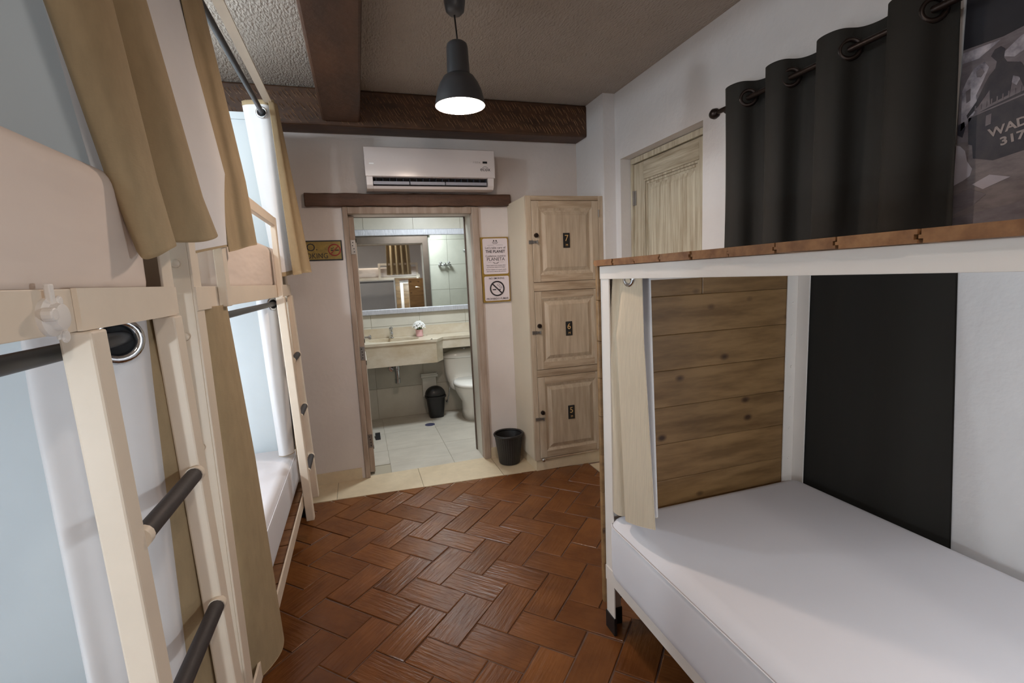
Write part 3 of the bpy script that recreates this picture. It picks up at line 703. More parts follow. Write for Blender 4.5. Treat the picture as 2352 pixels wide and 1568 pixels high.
# ------------------------------------------------------------------ pendant lamps
def pendant(x, y, label, dz=0.0, lean=.004):
    p = thing('pendant_lamp', label, 'lamp', (x, y, ZC))
    build('ceiling_rose', MB().lathe([(.048, ZC - .001), (.046, 2.64), (.040, 2.606), (.026, 2.592), (.008, 2.589)], (x, y, 0), 28), SHADE, p, smooth=True, auto=50)
    build('cord', MB().tube([(x - .004, y, 2.60), (x + lean, y, 2.478)], .0035, 8), BLACK, p)
    outer = [(.012, 2.481), (.034, 2.478), (.044, 2.470), (.0475, 2.455), (.050, 2.345), (.058, 2.338), (.068, 2.333), (.086, 2.305), (.099, 2.275), (.107, 2.24), (.112, 2.213)]
    inner = [(.110, 2.213), (.105, 2.24), (.097, 2.275), (.084, 2.304), (.066, 2.331), (.048, 2.34), (.046, 2.36), (.01, 2.361)]
    rings = lambda pr: [(r, z) for r, z in pr]
    mb = MB(); mb.lathe(outer, (x, y, 0), 40, 0, caps=False)
    k = len(outer); mb.lathe([outer[-1], inner[0]], (x, y, 0), 40, 0, caps=False); mb.lathe(inner, (x, y, 0), 40, 1, caps=False)
    build('shade', mb, [SHADE, SHADEIN], p, smooth=True, auto=45)
    bm_ = []
    for q in range(9):
        a = -PI / 2 + q / 8 * PI * .85; bm_.append((max(.03 * math.cos(a), .0015), 2.292 + .03 * math.sin(a)))
    build('bulb', MB().lathe(bm_, (x, y, 0), 20), BULB, p, smooth=True)
    return p
pendant(.503, 2.22, 'dark grey pendant lamp glowing in front of the cross beam')

# ------------------------------------------------------------------ signs
ns = thing('no_smoking_sign', 'worn yellow no smoking tin sign left of the doorway', 'sign', (-.22, YF, 1.69))
SX0, SX1, SZ0, SZ1 = -.385, -.082, 1.618, 1.757
build('plate', rbox(SX0, SX1, YF - .007, YF - .001, SZ0, SZ1, .0025, 2), BLACK, ns)
build('painted_face', MB().box(SX0 + .009, SX1 - .009, YF - .0078, YF - .0069, SZ0 + .009, SZ1 - .009), OCHRE, ns)
yy = YF - .0080
text('lettering', 'NO', .074, INK, face_y(-.316, yy, 1.708), ns)
text('lettering', 'SMOKING', .052, INK, face_y(-.278, yy, 1.650), ns, sx=.86)
cx_, cz_ = -.134, 1.690
build('ring', MB().torus((cx_, yy, cz_), .038, .0042, 'y', 40, 6).tube([(cx_ - .026, yy, cz_ - .026), (cx_ + .026, yy, cz_ + .026)], .0035, 6), REDINK, ns)
build('cigarette', MB().box(cx_ - .024, cx_ - .008, yy - .001, yy + .001, cz_ - .006, cz_ + .001).box(cx_ + .004, cx_ + .028, yy - .001, yy + .001, cz_ - .006, cz_ + .001).tube([(cx_ - .022, yy, cz_ + .006), (cx_ - .018, yy, cz_ + .012), (cx_ - .011, yy, cz_ + .011), (cx_ - .006, yy, cz_ + .016), (cx_ - .008, yy, cz_ + .022)], .0018, 5), INK, ns)

pl = thing('notice_board', 'gold wall board with planet notice and no smoking card', 'sign', (1.03, YF, 1.5))
PX0, PX1 = .917, 1.137
build('backing', rbox(PX0, PX1, YF - .020, YF - .001, 1.258, 1.755, .002, 2), GOLD, pl)
def rrect(x0, x1, z0, z1, r, y0, y1):
    pts = []
    for cx, cz, a0 in ((x1 - r, z1 - r, 0), (x0 + r, z1 - r, 90), (x0 + r, z0 + r, 180), (x1 - r, z0 + r, 270)):
        for q in range(5): a = math.radians(a0 + q * 22.5); pts.append((cx + r * math.cos(a), cz + r * math.sin(a)))
    return MB().prism(pts, y0, y1, 'y')
c1 = build('card', rrect(PX0 + .014, PX1 - .008, 1.475, 1.745, .012, YF - .0225, YF - .0205), CARD, pl)
c2 = build('card', rrect(PX0 + .014, PX1 - .008, 1.270, 1.458, .012, YF - .0225, YF - .0205), CARD, pl)
xm = (PX0 + PX1) / 2 + .003; yy = YF - .0228
def T(body, size, z, parent, sx=1, bold=0): return text('lettering', body, size, INK, face_y(xm, yy, z), parent, sx=sx, bold=bold)
T("Let's take care of", .0245, 1.674, c1, .95); T('THE PLANET', .029, 1.645, c1, .95, .0006)
T('Cuidemos nuestro', .0225, 1.612, c1, .95); T('PLANETA', .035, 1.587, c1, .98)
T('Please request to the reception when', .0105, 1.541, c1, .95); T('you want your sheets to be changed', .0105, 1.527, c1, .95)
T('Por favor pregunte en la recepcion cuando', .0105, 1.509, c1, .88); T('desee que sus sabanas sean cambiadas', .0105, 1.495, c1, .95)
cr = MB()
for sx in (-1, 1):
    cr.lathe([(.0052, 0), (.0052, .0006)], (xm + sx * .010, yy + .0004, 1.728), 10, axis='y')
    cr.tube([(xm + sx * .003, yy, 1.718), (xm + sx * .014, yy, 1.721), (xm + sx * .022, yy, 1.713), (xm + sx * .012, yy, 1.706), (xm, yy, 1.703)], .0014, 5)
    cr.tube([(xm + sx * .003, yy, 1.711), (xm + sx * .012, yy, 1.713)], .0014, 5)
    cr.tube([(xm + sx * .01, yy, 1.694), (xm + sx * .062, yy, 1.694)], .0006, 4)
    cr.tube([(xm + sx * .002, yy, 1.556), (xm + sx * .012, yy, 1.562), (xm + sx * .026, yy, 1.566), (xm + sx * .018, yy, 1.559), (xm + sx * .004, yy, 1.552)], .0012, 5)
    cr.tube([(xm + sx * .034, yy, 1.564), (xm + sx * .062, yy, 1.565)], .0005, 4)
build('emblem', cr, INK, c1)
T('NO SMOKING', .020, 1.441, c2, .98, .0002); T('PROHIBIDO FUMAR', .0205, 1.284, c2, .98, .0002)
cz_ = 1.363
build('prohibition_ring', MB().torus((xm, yy, cz_), .054, .0058, 'y', 44, 6).tube([(xm - .038, yy, cz_ + .038), (xm + .038, yy, cz_ - .038)], .0055, 6), INK, c2)
build('cigarette', MB().box(xm - .036, xm - .008, yy - .0006, yy + .0006, cz_ - .012, cz_ - .004).box(xm + .018, xm + .028, yy - .0006, yy + .0006, cz_ - .012, cz_ - .004).tube([(xm + .002, yy, cz_ + .034), (xm + .004, yy, cz_ + .024), (xm + .014, yy, cz_ + .02), (xm + .018, yy, cz_ + .01), (xm + .032, yy, cz_ + .008), (xm + .036, yy, cz_ - .002)], .0015, 5).tube([(xm + .012, yy, cz_ + .036), (xm + .022, yy, cz_ + .03), (xm + .024, yy, cz_ + .02), (xm + .036, yy, cz_ + .016), (xm + .041, yy, cz_ + .004)], .0013, 5), INK, c2)

# ------------------------------------------------------------------ bunk beds
def lpost(xf, s, ye, dirn, z0, z1, w=.062, t=.006):
    """angle-iron post at the bed end ye; dirn = +1 when the bed lies towards +y"""
    mb = MB(); mb.box(xf, xf - s * t, ye, ye + dirn * w, z0, z1); mb.box(xf - s * t * 1.01, xf - s * w, ye, ye + dirn * t, z0, z1); return mb
def bunk(label, xf, xr, y0, y1, s, paint, zt=1.461, rh=.062, canopy=True, plank_end=False, ladder=None, guard=None, boards=12, group=None, post_top=2.44, ladder_lean=.030, bolt_zs=()):
    b = thing('bunk_bed', label, 'bed', ((xf + xr) / 2, (y0 + y1) / 2, 0), group)
    ptop = 1.60 if canopy else zt
    for ye, dn in ((y0, 1), (y1, -1)):
        for xx, ss in ((xf, s), (xr, -s)):
            po = build('post', lpost(xx, ss, ye, dn, .045, ptop), paint, b, bevel=.0015)
            build('foot_cap', lpost(xx + ss * .004, ss, ye - dn * .004, dn, .001, .075, .07, .013), BLACK, po, bevel=.002)
            if ye == y0 and xx == xf or (not canopy and xx == xf):
                for z in bolt_zs:
                    build('bolt', MB().lathe([(.011, 0), (.0105, .005), (.007, .008), (.002, .009)], (xx - ss * .034, ye if ye == y0 else ye - .0065, z), 10, axis='y'), paint, po, smooth=True)
            if not canopy and xx == xr:
                for q in range(7):
                    build('bolt', MB().lathe([(.006, 0), (.005, .003)], (xx + s * .031, ye - .0065, .58 + q * .14), 8, axis='y'), paint, po)
    def rail(name, x, ss, z1, h, y0_=y0, y1_=y1, out=.003):
        mb = MB().box(x + ss * out, x - ss * .0045, y0_ + .0005, y1_ - .0005, z1 - h, z1).box(x - ss * .0045, x - ss * .045, y0_ + .008, y1_ - .008, z1 - h, z1 - h + .005)
        return build(name, mb, paint, b, bevel=.0012)
    rail('upper_rail', xf, s, zt, rh); rail('upper_rail', xr, -s, zt, rh)
    rail('lower_rail', xf, s, .276, .062); rail('lower_rail', xr, -s, .276, .062)
    for ye, dn in ((y0, 1), (y1, -1)):
        for z in (zt, .276):
            build('end_rail', MB().box(xf - s * .064, xr + s * .064, ye + dn * .007, ye + dn * .012, z - .06, z), paint, b)
    nb = 11; w = (y1 - y0 - .03) / nb
    for k in range(nb):          # slats that carry the mattresses
        ya = y0 + .015 + k * w
        build('slat', MB().box(xf - s * .012, xr + s * .012, ya + .004, ya + w - .004, .219, .238), DECK, b)
        if canopy: build('slat', MB().box(xf - s * .012, xr + s * .012, ya + .004, ya + w - .004, zt - rh + .006, zt - rh + .026), DECK, b)
    if plank_end:                # boards screwed to the outer end
        pz = [.105, .275, .430, .582, .737, .893, 1.045, 1.190, 1.345, zt + .022]
        for a, c in zip(pz[:-1], pz[1:]):
            xa, xb_ = xf + s * .010, xr - s * .01
            if c > 1.4:
                xc = xf - s * .46
                segs = ((xa, xc + s * .001), (xc - s * .001, xb_))
            else: segs = ((xa, xb_),)
            for p, q in segs:
                me = MB().box(p, q, y1 + .002, y1 + .022, a + .0002, c - .0002)
                build('plank', me, PLANK, b, bevel=.003)
    if ladder:
        ya, yb = ladder; lw = .048
        def xz(z): return xf + s * (.010 + ladder_lean * (1.40 - z) / 1.2)
        for yc, zb in ((ya, .13), (yb, .13)):
            mb = MB(); t = .010
            zs = [zb, zt - rh - .0008]
            q = [[(xz(z) - s * .032, yc - lw / 2, z), (xz(z) + s * t, yc - lw / 2, z), (xz(z) + s * t, yc + lw / 2, z), (xz(z) - s * .032, yc + lw / 2, z)] for z in zs]
            mb.loft(q); build('ladder_stile', mb, paint, b, bevel=.004)
        build('ladder_head', MB().box(xf + s * .0035, xf + s * .0105, ya - lw / 2, yb + lw / 2, zt - rh, zt + .001), paint, b)
        for z in (1.045, .725, .405):
            rg = build('ladder_rung', MB().tube([(xz(z), ya + .037, z), (xz(z), yb - .037, z)], .0165, 14), RUNG, b, smooth=True, auto=40)
            build('rung_collar', MB().tube([(xz(z), ya + .02, z), (xz(z), ya + .037, z)], .0185, 14), paint, rg, smooth=True, auto=40)
            build('rung_collar', MB().tube([(xz(z), yb - .037, z), (xz(z), yb - .02, z)], .0185, 14), paint, rg, smooth=True, auto=40)
    if guard:
        ga, gb, gz = guard
        for yc in (ga, gb):
            build('guard_post', MB().box(xf + s * .0035, xf + s * .028, yc - .024, yc + .024, zt - rh + .001, gz), paint, b, bevel=.003)
        build('guard_bar', MB().box(xf + s * .004, xf + s * .0275, ga + .0245, gb - .0245, gz - .045, gz - .001), paint, b, bevel=.003)
    if canopy:
        cbx = MB().box(xf + s * .002, xf + s * .040, y0, y1 + .03, post_top - .008, post_top)
        for yy in (y0 + .01, y1 - .035): cbx.box(xf + s * .0019, xf - s * .09, yy, yy + .03, post_top - .007, post_top - .001)
        build('canopy_bar', cbx, paint, b)
    return b

BEDS = 'cream steel bunk beds'
bedA = bunk('cream steel bunk bed nearest the camera with black ladder rungs', -.400, XL + .03, -.62, 1.29, 1, METAL, ladder=(.885, 1.225), guard=(-.45, .56, 1.80))
bedB = bunk('cream steel bunk bed between the nearest bunk and the bathroom wall', -.397, XL + .03, 1.42, 3.16, 1, METAL, ladder=(2.83, 3.145), guard=(1.64, 2.735, 1.80), bolt_zs=(1.52, 1.335, 1.04, .68))
bedR = bunk('white steel bed with plank end board and plank-topped frame', .867, 1.826, -.32, 1.628, -1, METALW, zt=1.472, rh=.047, canopy=False, plank_end=True, bolt_zs=(1.452, 1.395))
bedD = bunk('cream steel bunk bed seen crosswise in the bathroom mirror', .855, -.095, -2.18, -.22, 1, METAL, zt=1.56, guard=(-2.12, -1.30, 1.86))
bedD.matrix_basis = bedD.matrix_basis @ Matrix.Rotation(PI / 2, 4, 'Z')
for k in range(9):                # plank side at its right-hand part
    build('plank', MB().box(.80, 1.35, -.720, -.700, .16 + k * .152 + .0015, .16 + (k + 1) * .152 - .0015), PLANK, bedD, bevel=.003)
# lower steel cross pieces of the plank-topped bed: deck boards with tongue and groove
w = .1385; yb0 = 1.650
for k in range(15):
    ya, yb = yb0 - (k + 1) * w, yb0 - k * w
    z0, z1 = 1.4735 + random.uniform(-.0004, .001), 1.4955
    pr = [(ya + .001, z0), (yb - .006, z0), (yb - .006, z0 + .007), (yb + .001, z0 + .007), (yb + .001, z0 + .013), (yb - .003, z0 + .013), (yb - .003, z1), (ya + .001, z1), (ya + .001, z0 + .014), (ya + .006, z0 + .014), (ya + .006, z0 + .006), (ya + .001, z0 + .006)]
    build('deck_board', MB().prism(pr, .852 + random.uniform(-.003, .003), 1.695, 'x'), DECK, bedR)

# latch on the rail of the near bunk
lx = -.397
la = build('rail_latch', MB().lathe([(.026, 0), (.026, .006), (.019, .010), (.017, .018), (.010, .020)], (0, 0, 0), 20, axis='x'), METALW, bedA, smooth=True, auto=40)
la.data.transform(Matrix.Translation((lx, .797, 1.424)))
build('lever', MB().box(lx + .004, lx + .012, .789, .799, 1.437, 1.468).lathe([(.009, .0), (.009, .014)], (lx + .006, .776, 1.428), 12, axis='x').box(lx + .001, lx + .006, .806, .828, 1.392, 1.45).lathe([(.010, 0), (.008, .004)], (lx + .005, .818, 1.396), 12, axis='x').lathe([(.008, 0), (.006, .004)], (lx + .005, .816, 1.445), 12, axis='x'), METALW, la, bevel=.002)

# curtain rods
def rod(p, q, r, mat, parent): return build('curtain_rod', MB().tube([p, q], r, 14), mat, parent, smooth=True, auto=40)
rod((-.445, -.60, 1.366), (-.445, 1.27, 1.366), .0135, ROD, bedA); rod((-.425, -.60, 2.385), (-.425, 1.27, 2.385), .0125, ROD, bedA)
rod((-.440, 1.44, 1.362), (-.440, 3.14, 1.362), .0125, ROD, bedB); rod((-.410, 1.44, 2.378), (-.410, 3.14, 2.378), .0125, ROD, bedB)
rod((.905, -.30, 1.446), (.905, 1.60, 1.446), .0125, ROD, bedR); rod((-.58, -.765, 1.46), (.90, -.765, 1.46), .0125, ROD, bedD); rod((-.58, -.765, 2.385), (1.34, -.765, 2.385), .0125, ROD, bedD)

# white partition panels between the bunks
struct(build('partition_panel', MB().box(XL, -.46, 1.34, 1.40, 0, 2.6), PANEL), 'white partition panel between the two left bunks', 'partition')
pf = MB().box(XL, -.408, 3.17, 3.20, 0, 2.435)  # front edge widened to block bunk light from streaking the far wall
pp = struct(build('partition_panel', pf, PANEL), 'white panel at the far end of the bunk by the bathroom', 'partition')
build('top_batten', MB().box(XL, -.415, 3.162, 3.169, 2.395, 2.435), PANEL, pp, bevel=.002)

# ------------------------------------------------------------------ mattresses
def mattress(label, x0, x1, y0, y1, z0, z1, mat, r=.05, piping=True):
    m = thing('mattress', label, 'mattress', ((x0 + x1) / 2, (y0 + y1) / 2, z0))
    build('cover', rbox(x0, x1, y0, y1, z0, z1, r, 6), mat, m, smooth=True)
    if piping:
        zz = z1 - r * .55; o_ = .0005; rr = r * .8
        pts = []
        for cx, cy, a0 in ((x1 - r, y1 - r, 0), (x0 + r, y1 - r, 90), (x0 + r, y0 + r, 180), (x1 - r, y0 + r, 270)):
            for q in range(6): a = math.radians(a0 + q * 18); pts.append((cx + (r * .985) * math.cos(a), cy + (r * .985) * math.sin(a), zz))
        build('piping', MB().tube(pts, .0022, 6, closed=True), mat, m, smooth=True)
    return m
mattress('thick mattress in creased sheet on the nearest upper bunk', XL + .05, -.412, -.58, 1.21, 1.428, 1.685, SHEETA, .045, False)
mattress('mattress in white sheet on the nearest lower bunk', XL + .05, -.43, -.58, 1.24, .240, .455, SHEET)
mattress('mattress in creased sheet behind the guard rail of the far upper bunk', XL + .05, -.412, 1.74, 3.09, 1.428, 1.668, SHEETA, .045, False)
mattress('mattress in white sheet on the far lower bunk', XL + .05, -.44, 1.46, 3.12, .240, .480, SHEET)
mattress('wide white mattress on the bed under the plank top', .848, 1.795, -.27, 1.590, .240, .515, SHEET, .06)
mattress('mattress on the upper bunk seen in the mirror', -.57, 1.33, -1.63, -.745, 1.528, 1.775, SHEETA, .045, False)
mattress('mattress on the lower bunk seen in the mirror', -.57, 1.33, -1.63, -.76, .240, .455, SHEET)

# ------------------------------------------------------------------ bunk curtains (front cloth, white lining, metal eyelets)
def curtain(label, levels, cloth_m, eyelets, z_axis_dir, group=None, nu=70, nv=40, flip=False, cat='curtain', hems='stb'):
    zb = min(p[2] for p in levels[-1][1]); p0 = levels[0][1][0]
    c = thing('bunk_curtain', label, cat, (p0[0], p0[1], zb), group)
    cloth('cloth', levels, [cloth_m, LINING], c, nu, nv, flip=flip, hems=hems)
    for (x, y, z), R, ax in eyelets:
        eb = MB().torus((0, 0, 0), R, R * .28, 'y', 26, 8)
        e = build('eyelet', eb, CHROME, c, smooth=True)
        e.matrix_basis = Matrix.Translation((x, y, z)) @ Matrix.Rotation(ax, 4, 'Z')
        hb = build('eyelet_hole', MB().lathe([(R * .86, -.0008), (R * .86, .0008)], (0, 0, 0), 20, axis='y'), VOID, e)
    return c
def at(z, pts): return [(p[0], p[1], p[2] if len(p) > 2 else z) for p in pts]
# nearest upper bunk: tan folds at its far end
curtain('tan curtain with deep folds tied at the nearest upper bunk',
  [(0, at(2.44, [(-.560, 1.10), (-.548, 1.085), (-.500, 1.09), (-.455, 1.125), (-.442, 1.165), (-.490, 1.185), (-.560, 1.18), (-.545, 1.235), (-.455, 1.262), (-.441, 1.315), (-.455, 1.36), (-.50, 1.36)])),
   (.85, at(1.67, [(-.425, 1.10), (-.410, 1.085), (-.385, 1.09), (-.368, 1.125), (-.368, 1.17), (-.410, 1.19), (-.475, 1.185), (-.46, 1.235), (-.362, 1.262), (-.333, 1.315), (-.345, 1.37), (-.39, 1.39)])),
   (1, [(-.395, 1.105, 1.53), (-.380, 1.09, 1.514), (-.362, 1.095, 1.518), (-.350, 1.125, 1.532), (-.352, 1.175, 1.546), (-.392, 1.195, 1.552), (-.445, 1.19, 1.556), (-.43, 1.24, 1.56), (-.340, 1.262, 1.558), (-.312, 1.312, 1.570), (-.325, 1.38, 1.588), (-.37, 1.40, 1.59)])],
  TAN, [], 0, nu=110)
# far upper bunk, near end: lining turned out with a tan edge
curtain('tan curtain turned to its pale lining at the near end of the far upper bunk',
  [(0, at(2.46, [(-.419, 1.66), (-.421, 1.73), (-.403, 1.76), (-.402, 1.83), (-.420, 1.90), (-.445, 1.84), (-.436, 1.72), (-.432, 1.62), (-.452, 1.54), (-.465, 1.47)])),
   (.745, at(1.80, [(-.368, 1.665), (-.356, 1.735), (-.335, 1.765), (-.325, 1.83), (-.350, 1.90), (-.362, 1.82), (-.360, 1.71), (-.360, 1.62), (-.388, 1.53), (-.41, 1.46)])),
   (1, [(-.362, 1.665, 1.562), (-.350, 1.735, 1.573), (-.325, 1.765, 1.585), (-.312, 1.83, 1.595), (-.345, 1.90, 1.605), (-.378, 1.82, 1.597), (-.372, 1.71, 1.582), (-.364, 1.62, 1.573), (-.385, 1.53, 1.558), (-.40, 1.46, 1.546)])],
  TAN, [], 0, hems='stb')
# far upper bunk, far end
curtain('tan curtain with white lining at the far end of the far upper bunk',
  [(0, at(2.445, [(-.372, 2.96), (-.348, 2.975), (-.352, 3.0), (-.362, 3.01), (-.345, 3.02), (-.340, 3.05), (-.358, 3.08), (-.362, 3.05), (-.366, 3.015), (-.385, 2.985), (-.414, 2.98), (-.45, 2.99), (-.487, 3.0), (-.51, 3.02)])),
   (1, [(-.340, 2.96, 1.512), (-.300, 2.98, 1.518), (-.300, 3.0, 1.521), (-.315, 3.015, 1.523), (-.270, 3.02, 1.525), (-.250, 3.05, 1.528), (-.285, 3.085, 1.532), (-.315, 3.055, 1.525), (-.350, 3.03, 1.519), (-.373, 3.0, 1.512), (-.390, 2.985, 1.508), (-.405, 2.985, 1.508), (-.420, 3.0, 1.51), (-.44, 3.03, 1.51)])],
  TAN, [((-.412, 2.974, 2.378), .024, math.radians(-10))], 0, nu=120)
# nearest lower bunk
curtain('white-lined tan curtain behind the ladder of the nearest lower bunk',
  [(0, at(1.415, [(-.435, 1.20), (-.420, 1.25), (-.420, 1.31), (-.445, 1.325), (-.440, 1.24), (-.428, 1.17), (-.440, 1.135), (-.485, 1.095), (-.530, 1.065), (-.560, 1.05), (-.575, 1.07)])),
   (.18, at(1.26, [(-.432, 1.18), (-.412, 1.23), (-.418, 1.29), (-.445, 1.315), (-.440, 1.24), (-.428, 1.16), (-.440, 1.13), (-.485, 1.09), (-.530, 1.06), (-.560, 1.045), (-.575, 1.065)])),
   (1, at(.47, [(-.430, 1.14), (-.410, 1.19), (-.403, 1.25), (-.428, 1.265), (-.438, 1.18), (-.430, 1.12), (-.445, 1.085), (-.475, 1.055), (-.508, 1.03), (-.528, 1.01), (-.545, 1.03)]))],
  TAN, [((-.4525, 1.112, 1.362), .037, math.radians(40))], 0, hems='stb', nu=100)
# far lower bunk, near end: a hanging tan strip
curtain('narrow tan curtain strip hanging at the near end of the far lower bunk',
  [(0, at(1.405, [(-.47, 1.50), (-.425, 1.50), (-.395, 1.54), (-.385, 1.60), (-.388, 1.66), (-.40, 1.71), (-.44, 1.74)])),
   (.5, at(.9, [(-.46, 1.52), (-.42, 1.52), (-.385, 1.56), (-.365, 1.62), (-.365, 1.68), (-.38, 1.74), (-.42, 1.77)])),
   (1, at(.22, [(-.47, 1.54), (-.435, 1.545), (-.395, 1.575), (-.36, 1.64), (-.35, 1.70), (-.365, 1.77), (-.41, 1.80)]))],
  TAN, [], 0)
# far lower bunk, far end
curtain('white lining of the curtain gathered at the far end of the far lower bunk',
  [(0, at(1.412, [(-.425, 2.95), (-.412, 3.0), (-.412, 3.05), (-.435, 3.06), (-.438, 2.98), (-.425, 2.90), (-.435, 2.86), (-.465, 2.835), (-.495, 2.82), (-.52, 2.84)])),
   (.5, at(1.0, [(-.42, 2.96), (-.410, 3.01), (-.412, 3.05), (-.43, 3.06), (-.438, 2.98), (-.425, 2.92), (-.435, 2.89), (-.460, 2.865), (-.490, 2.85), (-.515, 2.87)])),
   (1, at(.50, [(-.425, 2.97, .478), (-.412, 3.02, .478), (-.414, 3.06, .48), (-.43, 3.065, .484), (-.442, 3.02, .487), (-.435, 2.98, .488), (-.445, 2.95, .489), (-.462, 2.93, .49), (-.485, 2.92, .49), (-.51, 2.935, .49)]))],
  TAN, [((-.4415, 2.852, 1.362), .029, math.radians(45))], 0)
# plank-topped bed
curtain('sand curtain with one chrome eyelet by the post of the plank-topped bed',
  [(0, at(1.468, [(.99, 1.49), (.965, 1.455), (.96, 1.48), (.962, 1.52), (.955, 1.57), (.93, 1.605), (.905, 1.60), (.915, 1.575), (.885, 1.56), (.912, 1.535), (.897, 1.50), (.898, 1.45), (.902, 1.405)])),
   (.22, at(1.22, [(.99, 1.48), (.965, 1.447), (.955, 1.47), (.955, 1.51), (.95, 1.57), (.93, 1.60), (.90, 1.60), (.885, 1.585), (.872, 1.575), (.885, 1.55), (.870, 1.51), (.876, 1.45), (.885, 1.37)])),
   (1, at(.53, [(.985, 1.45, .56), (.965, 1.415, .56), (.955, 1.44, .55), (.955, 1.50, .54), (.95, 1.56, .53), (.93, 1.59, .525), (.895, 1.595, .525), (.872, 1.57, .53), (.872, 1.52, .535), (.900, 1.495, .54), (.864, 1.465, .545), (.858, 1.38, .57), (.868, 1.285, .60)]))],
  SAND, [((.8925, 1.468, 1.432), .030, math.radians(90))], 0, nu=110, nv=36, flip=False)
# the bunk seen in the mirror
curtain('tan curtain of the upper bunk seen in the mirror',
  [(0, at(2.44, [(1.16 - .055 * k, -.765 + (.03 if k % 2 else -.03)) for k in range(10)])),
   (1, at(1.60, [(1.17 - .060 * k, -.665 + (.035 if k % 2 else -.025)) for k in range(10)]))],
  TAN, [], 0)
curtain('pale curtain beside the plank side of the lower bunk seen in the mirror',
  [(0, at(1.50, [(.90, -.75), (.86, -.735), (.83, -.75), (.80, -.735), (.77, -.745)])), (1, at(.5, [(.90, -.75), (.86, -.735), (.83, -.75), (.80, -.735), (.77, -.745)]))],
  LINING, [], 0)
# ------------------------------------------------------------------ dark window curtain
wc = thing('window_curtain', 'blackout curtain with dark eyelets hanging behind the plank-topped bed', 'curtain', (1.75, 1.55, .3))
KN = [(2.10, -1.0), (1.85, 0.0), (1.626, 1.0), (1.377, 2.0), (1.113, 3.0), (.86, 4.0)]
def phase(y):
    for (ya, pa), (yb, pb) in zip(KN[:-1], KN[1:]):
        if ya >= y >= yb: return pa + (pb - pa) * (ya - y) / (ya - yb)
def wave(n, z, amp, y0=1.985, y1=1.065, sh=0.0):
    pts = []
    for k in range(n + 1):
        y = y0 + (y1 - y0) * k / n; a = 2 * PI * phase(y)
        pts.append((1.752 + sh + amp * math.sin(a), y + amp * .28 * math.sin(2 * a), z))
    return pts
def settle(pts): return [(1.8315 + .0035 * math.sin(2 * PI * phase(min(p[1], 2.09))), p[1], p[2]) for p in pts]
cloth('cloth', [(0, wave(72, 2.272, .050)), (.371, wave(72, 1.54, .044, 2.02, 1.05)), (.412, settle(wave(72, 1.46, .030, 2.02, 1.05))), (1, settle(wave(72, .30, .018, 2.03, 1.0)))], [DARKCLOTH, DARKCLOTH], wc, 180, 72)
for y in (1.85, 1.626, 1.377, 1.113):
    e = build('eyelet', MB().torus((0, 0, 0), .032, .009, 'x', 28, 8), BRONZE, wc, smooth=True)
    e.matrix_basis = Matrix.Translation((1.748, y, 2.20)) @ Matrix.Rotation(math.radians(52), 4, 'Z')
wr_ = thing('curtain_rod', 'dark bronze curtain rod with a knob above the locker-side wall', 'rod', (1.748, 1.5, 2.2))
build('rod', MB().tube([(1.748, 2.04, 2.2), (1.748, .92, 2.2)], .0115, 14), BRONZE, wr_, smooth=True, auto=40)
build('finial', MB().lathe([(.012, 0), (.022, -.012), (.026, -.03), (.018, -.048), (.004, -.055)], (1.748, 2.04, 2.2), 16, axis='y'), BRONZE, wr_, smooth=True)
build('bracket', MB().tube([(1.748, 2.0, 2.19), (1.79, 2.0, 2.17), (XR, 2.0, 2.17)], .006, 8).lathe([(.02, 0), (.02, .006)], (XR - .006, 2.0, 2.17), 14, axis='x'), BRONZE, wr_, smooth=True)

# ------------------------------------------------------------------ photo poster on the right wall
po = thing('wall_poster', 'black-and-white photo print of a seated driver on a vehicle', 'poster', (XR, .65, 1.8))
PW = 1.0775
def flat(name, pts, d, mat):
    x = XR - .004 - d
    mb = MB().prism([(y, z) for y, z in pts], x, x + .0006, 'x'); return build(name, mb, mat, po)
build('board', MB().box(XR - .004, XR - .0005, .10, PW, 1.44, 2.42), P_GROUND, po)
flat('printed_canopy', [(PW, 2.42), (PW, 2.075), (.98, 2.072), (.90, 2.085), (.10, 2.16), (.10, 2.42)], .0006, P_SKY)
flat('printed_street', [(PW, 2.074), (PW, 1.80), (.10, 1.80), (.10, 2.15), (.90, 2.084), (.98, 2.071)], .0006, P_MID)
flat('printed_awning', [(PW, 2.066), (PW, 2.035), (1.035, 2.035), (1.0, 2.056), (.985, 2.066)], .0012, P_CROWD)
flat('printed_awning', [(.985, 2.02), (.94, 2.055), (.90, 2.07), (.90, 2.03), (.95, 2.005)], .0012, P_CROWD)
flat('printed_crowd', [(1.072, 1.955), (1.06, 1.985), (1.045, 2.012), (1.02, 2.02), (1.008, 2.0), (1.02, 1.965), (1.035, 1.93), (1.028, 1.895), (1.045, 1.86), (1.068, 1.835)], .0012, P_CROWD)
flat('printed_crowd', [(1.04, 2.0), (1.026, 2.005), (1.018, 1.99), (1.026, 1.978), (1.036, 1.982)], .0018, P_MID)
flat('printed_crowd', [(1.062, 1.95), (1.05, 1.955), (1.048, 1.92), (1.058, 1.915)], .0018, P_MID)
flat('printed_crowd', [(.96, 1.985), (.94, 1.99), (.925, 1.955), (.94, 1.925), (.955, 1.94)], .0012, P_CROWD)
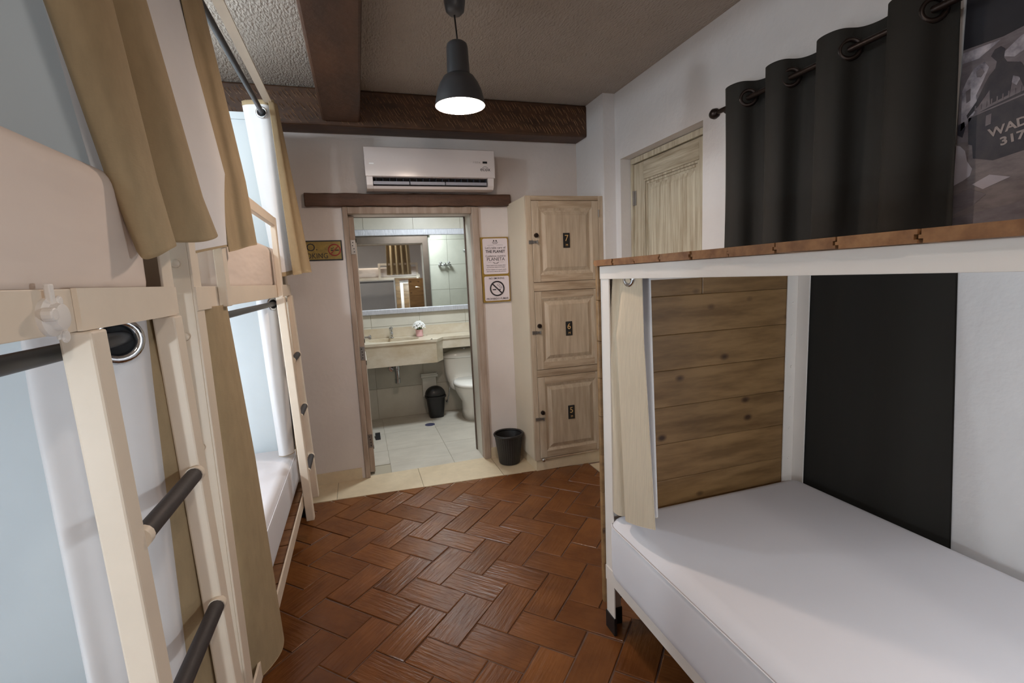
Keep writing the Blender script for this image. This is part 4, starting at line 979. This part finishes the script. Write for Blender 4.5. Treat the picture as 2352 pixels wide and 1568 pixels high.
# driver: head, shoulders, arms
flat('printed_driver', [(1.005, 2.028), (.997, 2.044), (.983, 2.047), (.973, 2.036), (.974, 2.012), (.966, 1.998), (.935, 1.985), (.918, 1.955), (.912, 1.915), (.922, 1.912), (.935, 1.945), (.95, 1.955), (.954, 1.905), (.998, 1.893), (1.002, 1.935), (1.03, 1.892), (1.052, 1.868), (1.055, 1.878), (1.033, 1.91), (1.016, 1.952), (1.005, 1.975), (.992, 1.99), (.99, 2.008)], .0018, P_BLACK)
flat('printed_vehicle', [(1.050, 1.868), (1.045, 1.79), (1.035, 1.785), (1.030, 1.745), (.98, 1.728), (.90, 1.742), (.70, 1.78), (.70, 1.955), (.92, 1.905), (1.0, 1.885)], .0012, P_BLACK)
flat('printed_wheel', [(PW - .002, 1.855), (PW - .002, 1.825), (1.062, 1.815), (1.056, 1.84), (1.060, 1.862)], .0012, P_BLACK)
for k in range(9):
    y = 1.035 - k * .013; z = 1.883 + k * .0026
    flat('printed_rack', [(y, z), (y - .003, z), (y - .003, z + .016), (y, z + .016)], .0020, P_MID)
flat('printed_rail', [(1.045, 1.872), (1.045, 1.868), (.90, 1.895), (.90, 1.900)], .0020, P_MID)
flat('printed_grille', [(1.005, 1.862), (.992, 1.865), (.992, 1.835), (1.005, 1.832)], .0020, P_MID)
flat('printed_stone', [(PW - .001, 1.795), (1.066, 1.79), (1.052, 1.772), (1.045, 1.74), (1.030, 1.715), (1.034, 1.695), (1.052, 1.683), (PW - .001, 1.672)], .0012, P_LIGHT)
flat('printed_paper', [(1.027, 1.667), (.985, 1.688), (.935, 1.672), (.98, 1.655), (.998, 1.648)], .0012, P_LIGHT)
flat('printed_road', [(PW - .001, 1.64), (1.03, 1.655), (.99, 1.632), (1.02, 1.605), (PW - .001, 1.58)], .0010, P_MID)
flat('printed_road', [(PW - .001, 1.57), (.90, 1.60), (.10, 1.66), (.10, 1.50), (PW - .001, 1.50)], .0010, P_MID)
tilt = Matrix.Rotation(math.radians(10), 4, 'Z')
text('lettering', 'WADI', .034, P_TEXT, face_x(XR - .0062, .945, 1.815) @ tilt, po, sx=1.1, bold=.001)
text('lettering', '317', .032, P_TEXT, face_x(XR - .0062, .938, 1.780) @ tilt, po, sx=1.2, bold=.001)

# ------------------------------------------------------------------ lamps outside the picture that light the bunks
def reading_lamp(x, y, z, dx, label):
    r = thing('reading_lamp', label, 'lamp', (x, y, z), 'bunk reading lamps')
    build('wall_plate', MB().lathe([(.03, 0), (.03, .012)], (x, y, z), 16, axis='x'), WHITEPL, r)
    build('arm', MB().tube([(x, y, z), (x + dx * .10, y, z + .02)], .006, 8), WHITEPL, r, smooth=True)
    build('lamp_head', MB().lathe([(.022, .075), (.022, .05), (.03, .035)], (x + dx * .10, y, z), 16), WHITEPL, r)
reading_lamp(XL, 2.10, 2.40, 1, 'white reading lamp on the wall of the far upper bunk')
reading_lamp(XL, -.10, .95, 1, 'white reading lamp on the wall of the nearest lower bunk')
reading_lamp(XL, -.30, 2.20, 1, 'white reading lamp on the wall of the nearest upper bunk')
reading_lamp(XL, 2.10, 1.15, 1, 'white reading lamp on the wall of the far lower bunk')
rl = thing('reading_lamp', 'black reading lamp fixed under the plank top of the bed', 'lamp', (1.20, -.15, 1.47), 'bunk reading lamps')
LAMPB = M('black_lamp_enamel', (24, 24, 25), .6)
build('wall_plate', MB().lathe([(.05, 1.472), (.05, 1.46)], (1.20, -.15, 0), 18), LAMPB, rl)
build('lamp_head', MB().lathe([(.02, 1.459), (.03, 1.42), (.045, 1.405)], (1.20, -.15, 0), 18), LAMPB, rl)
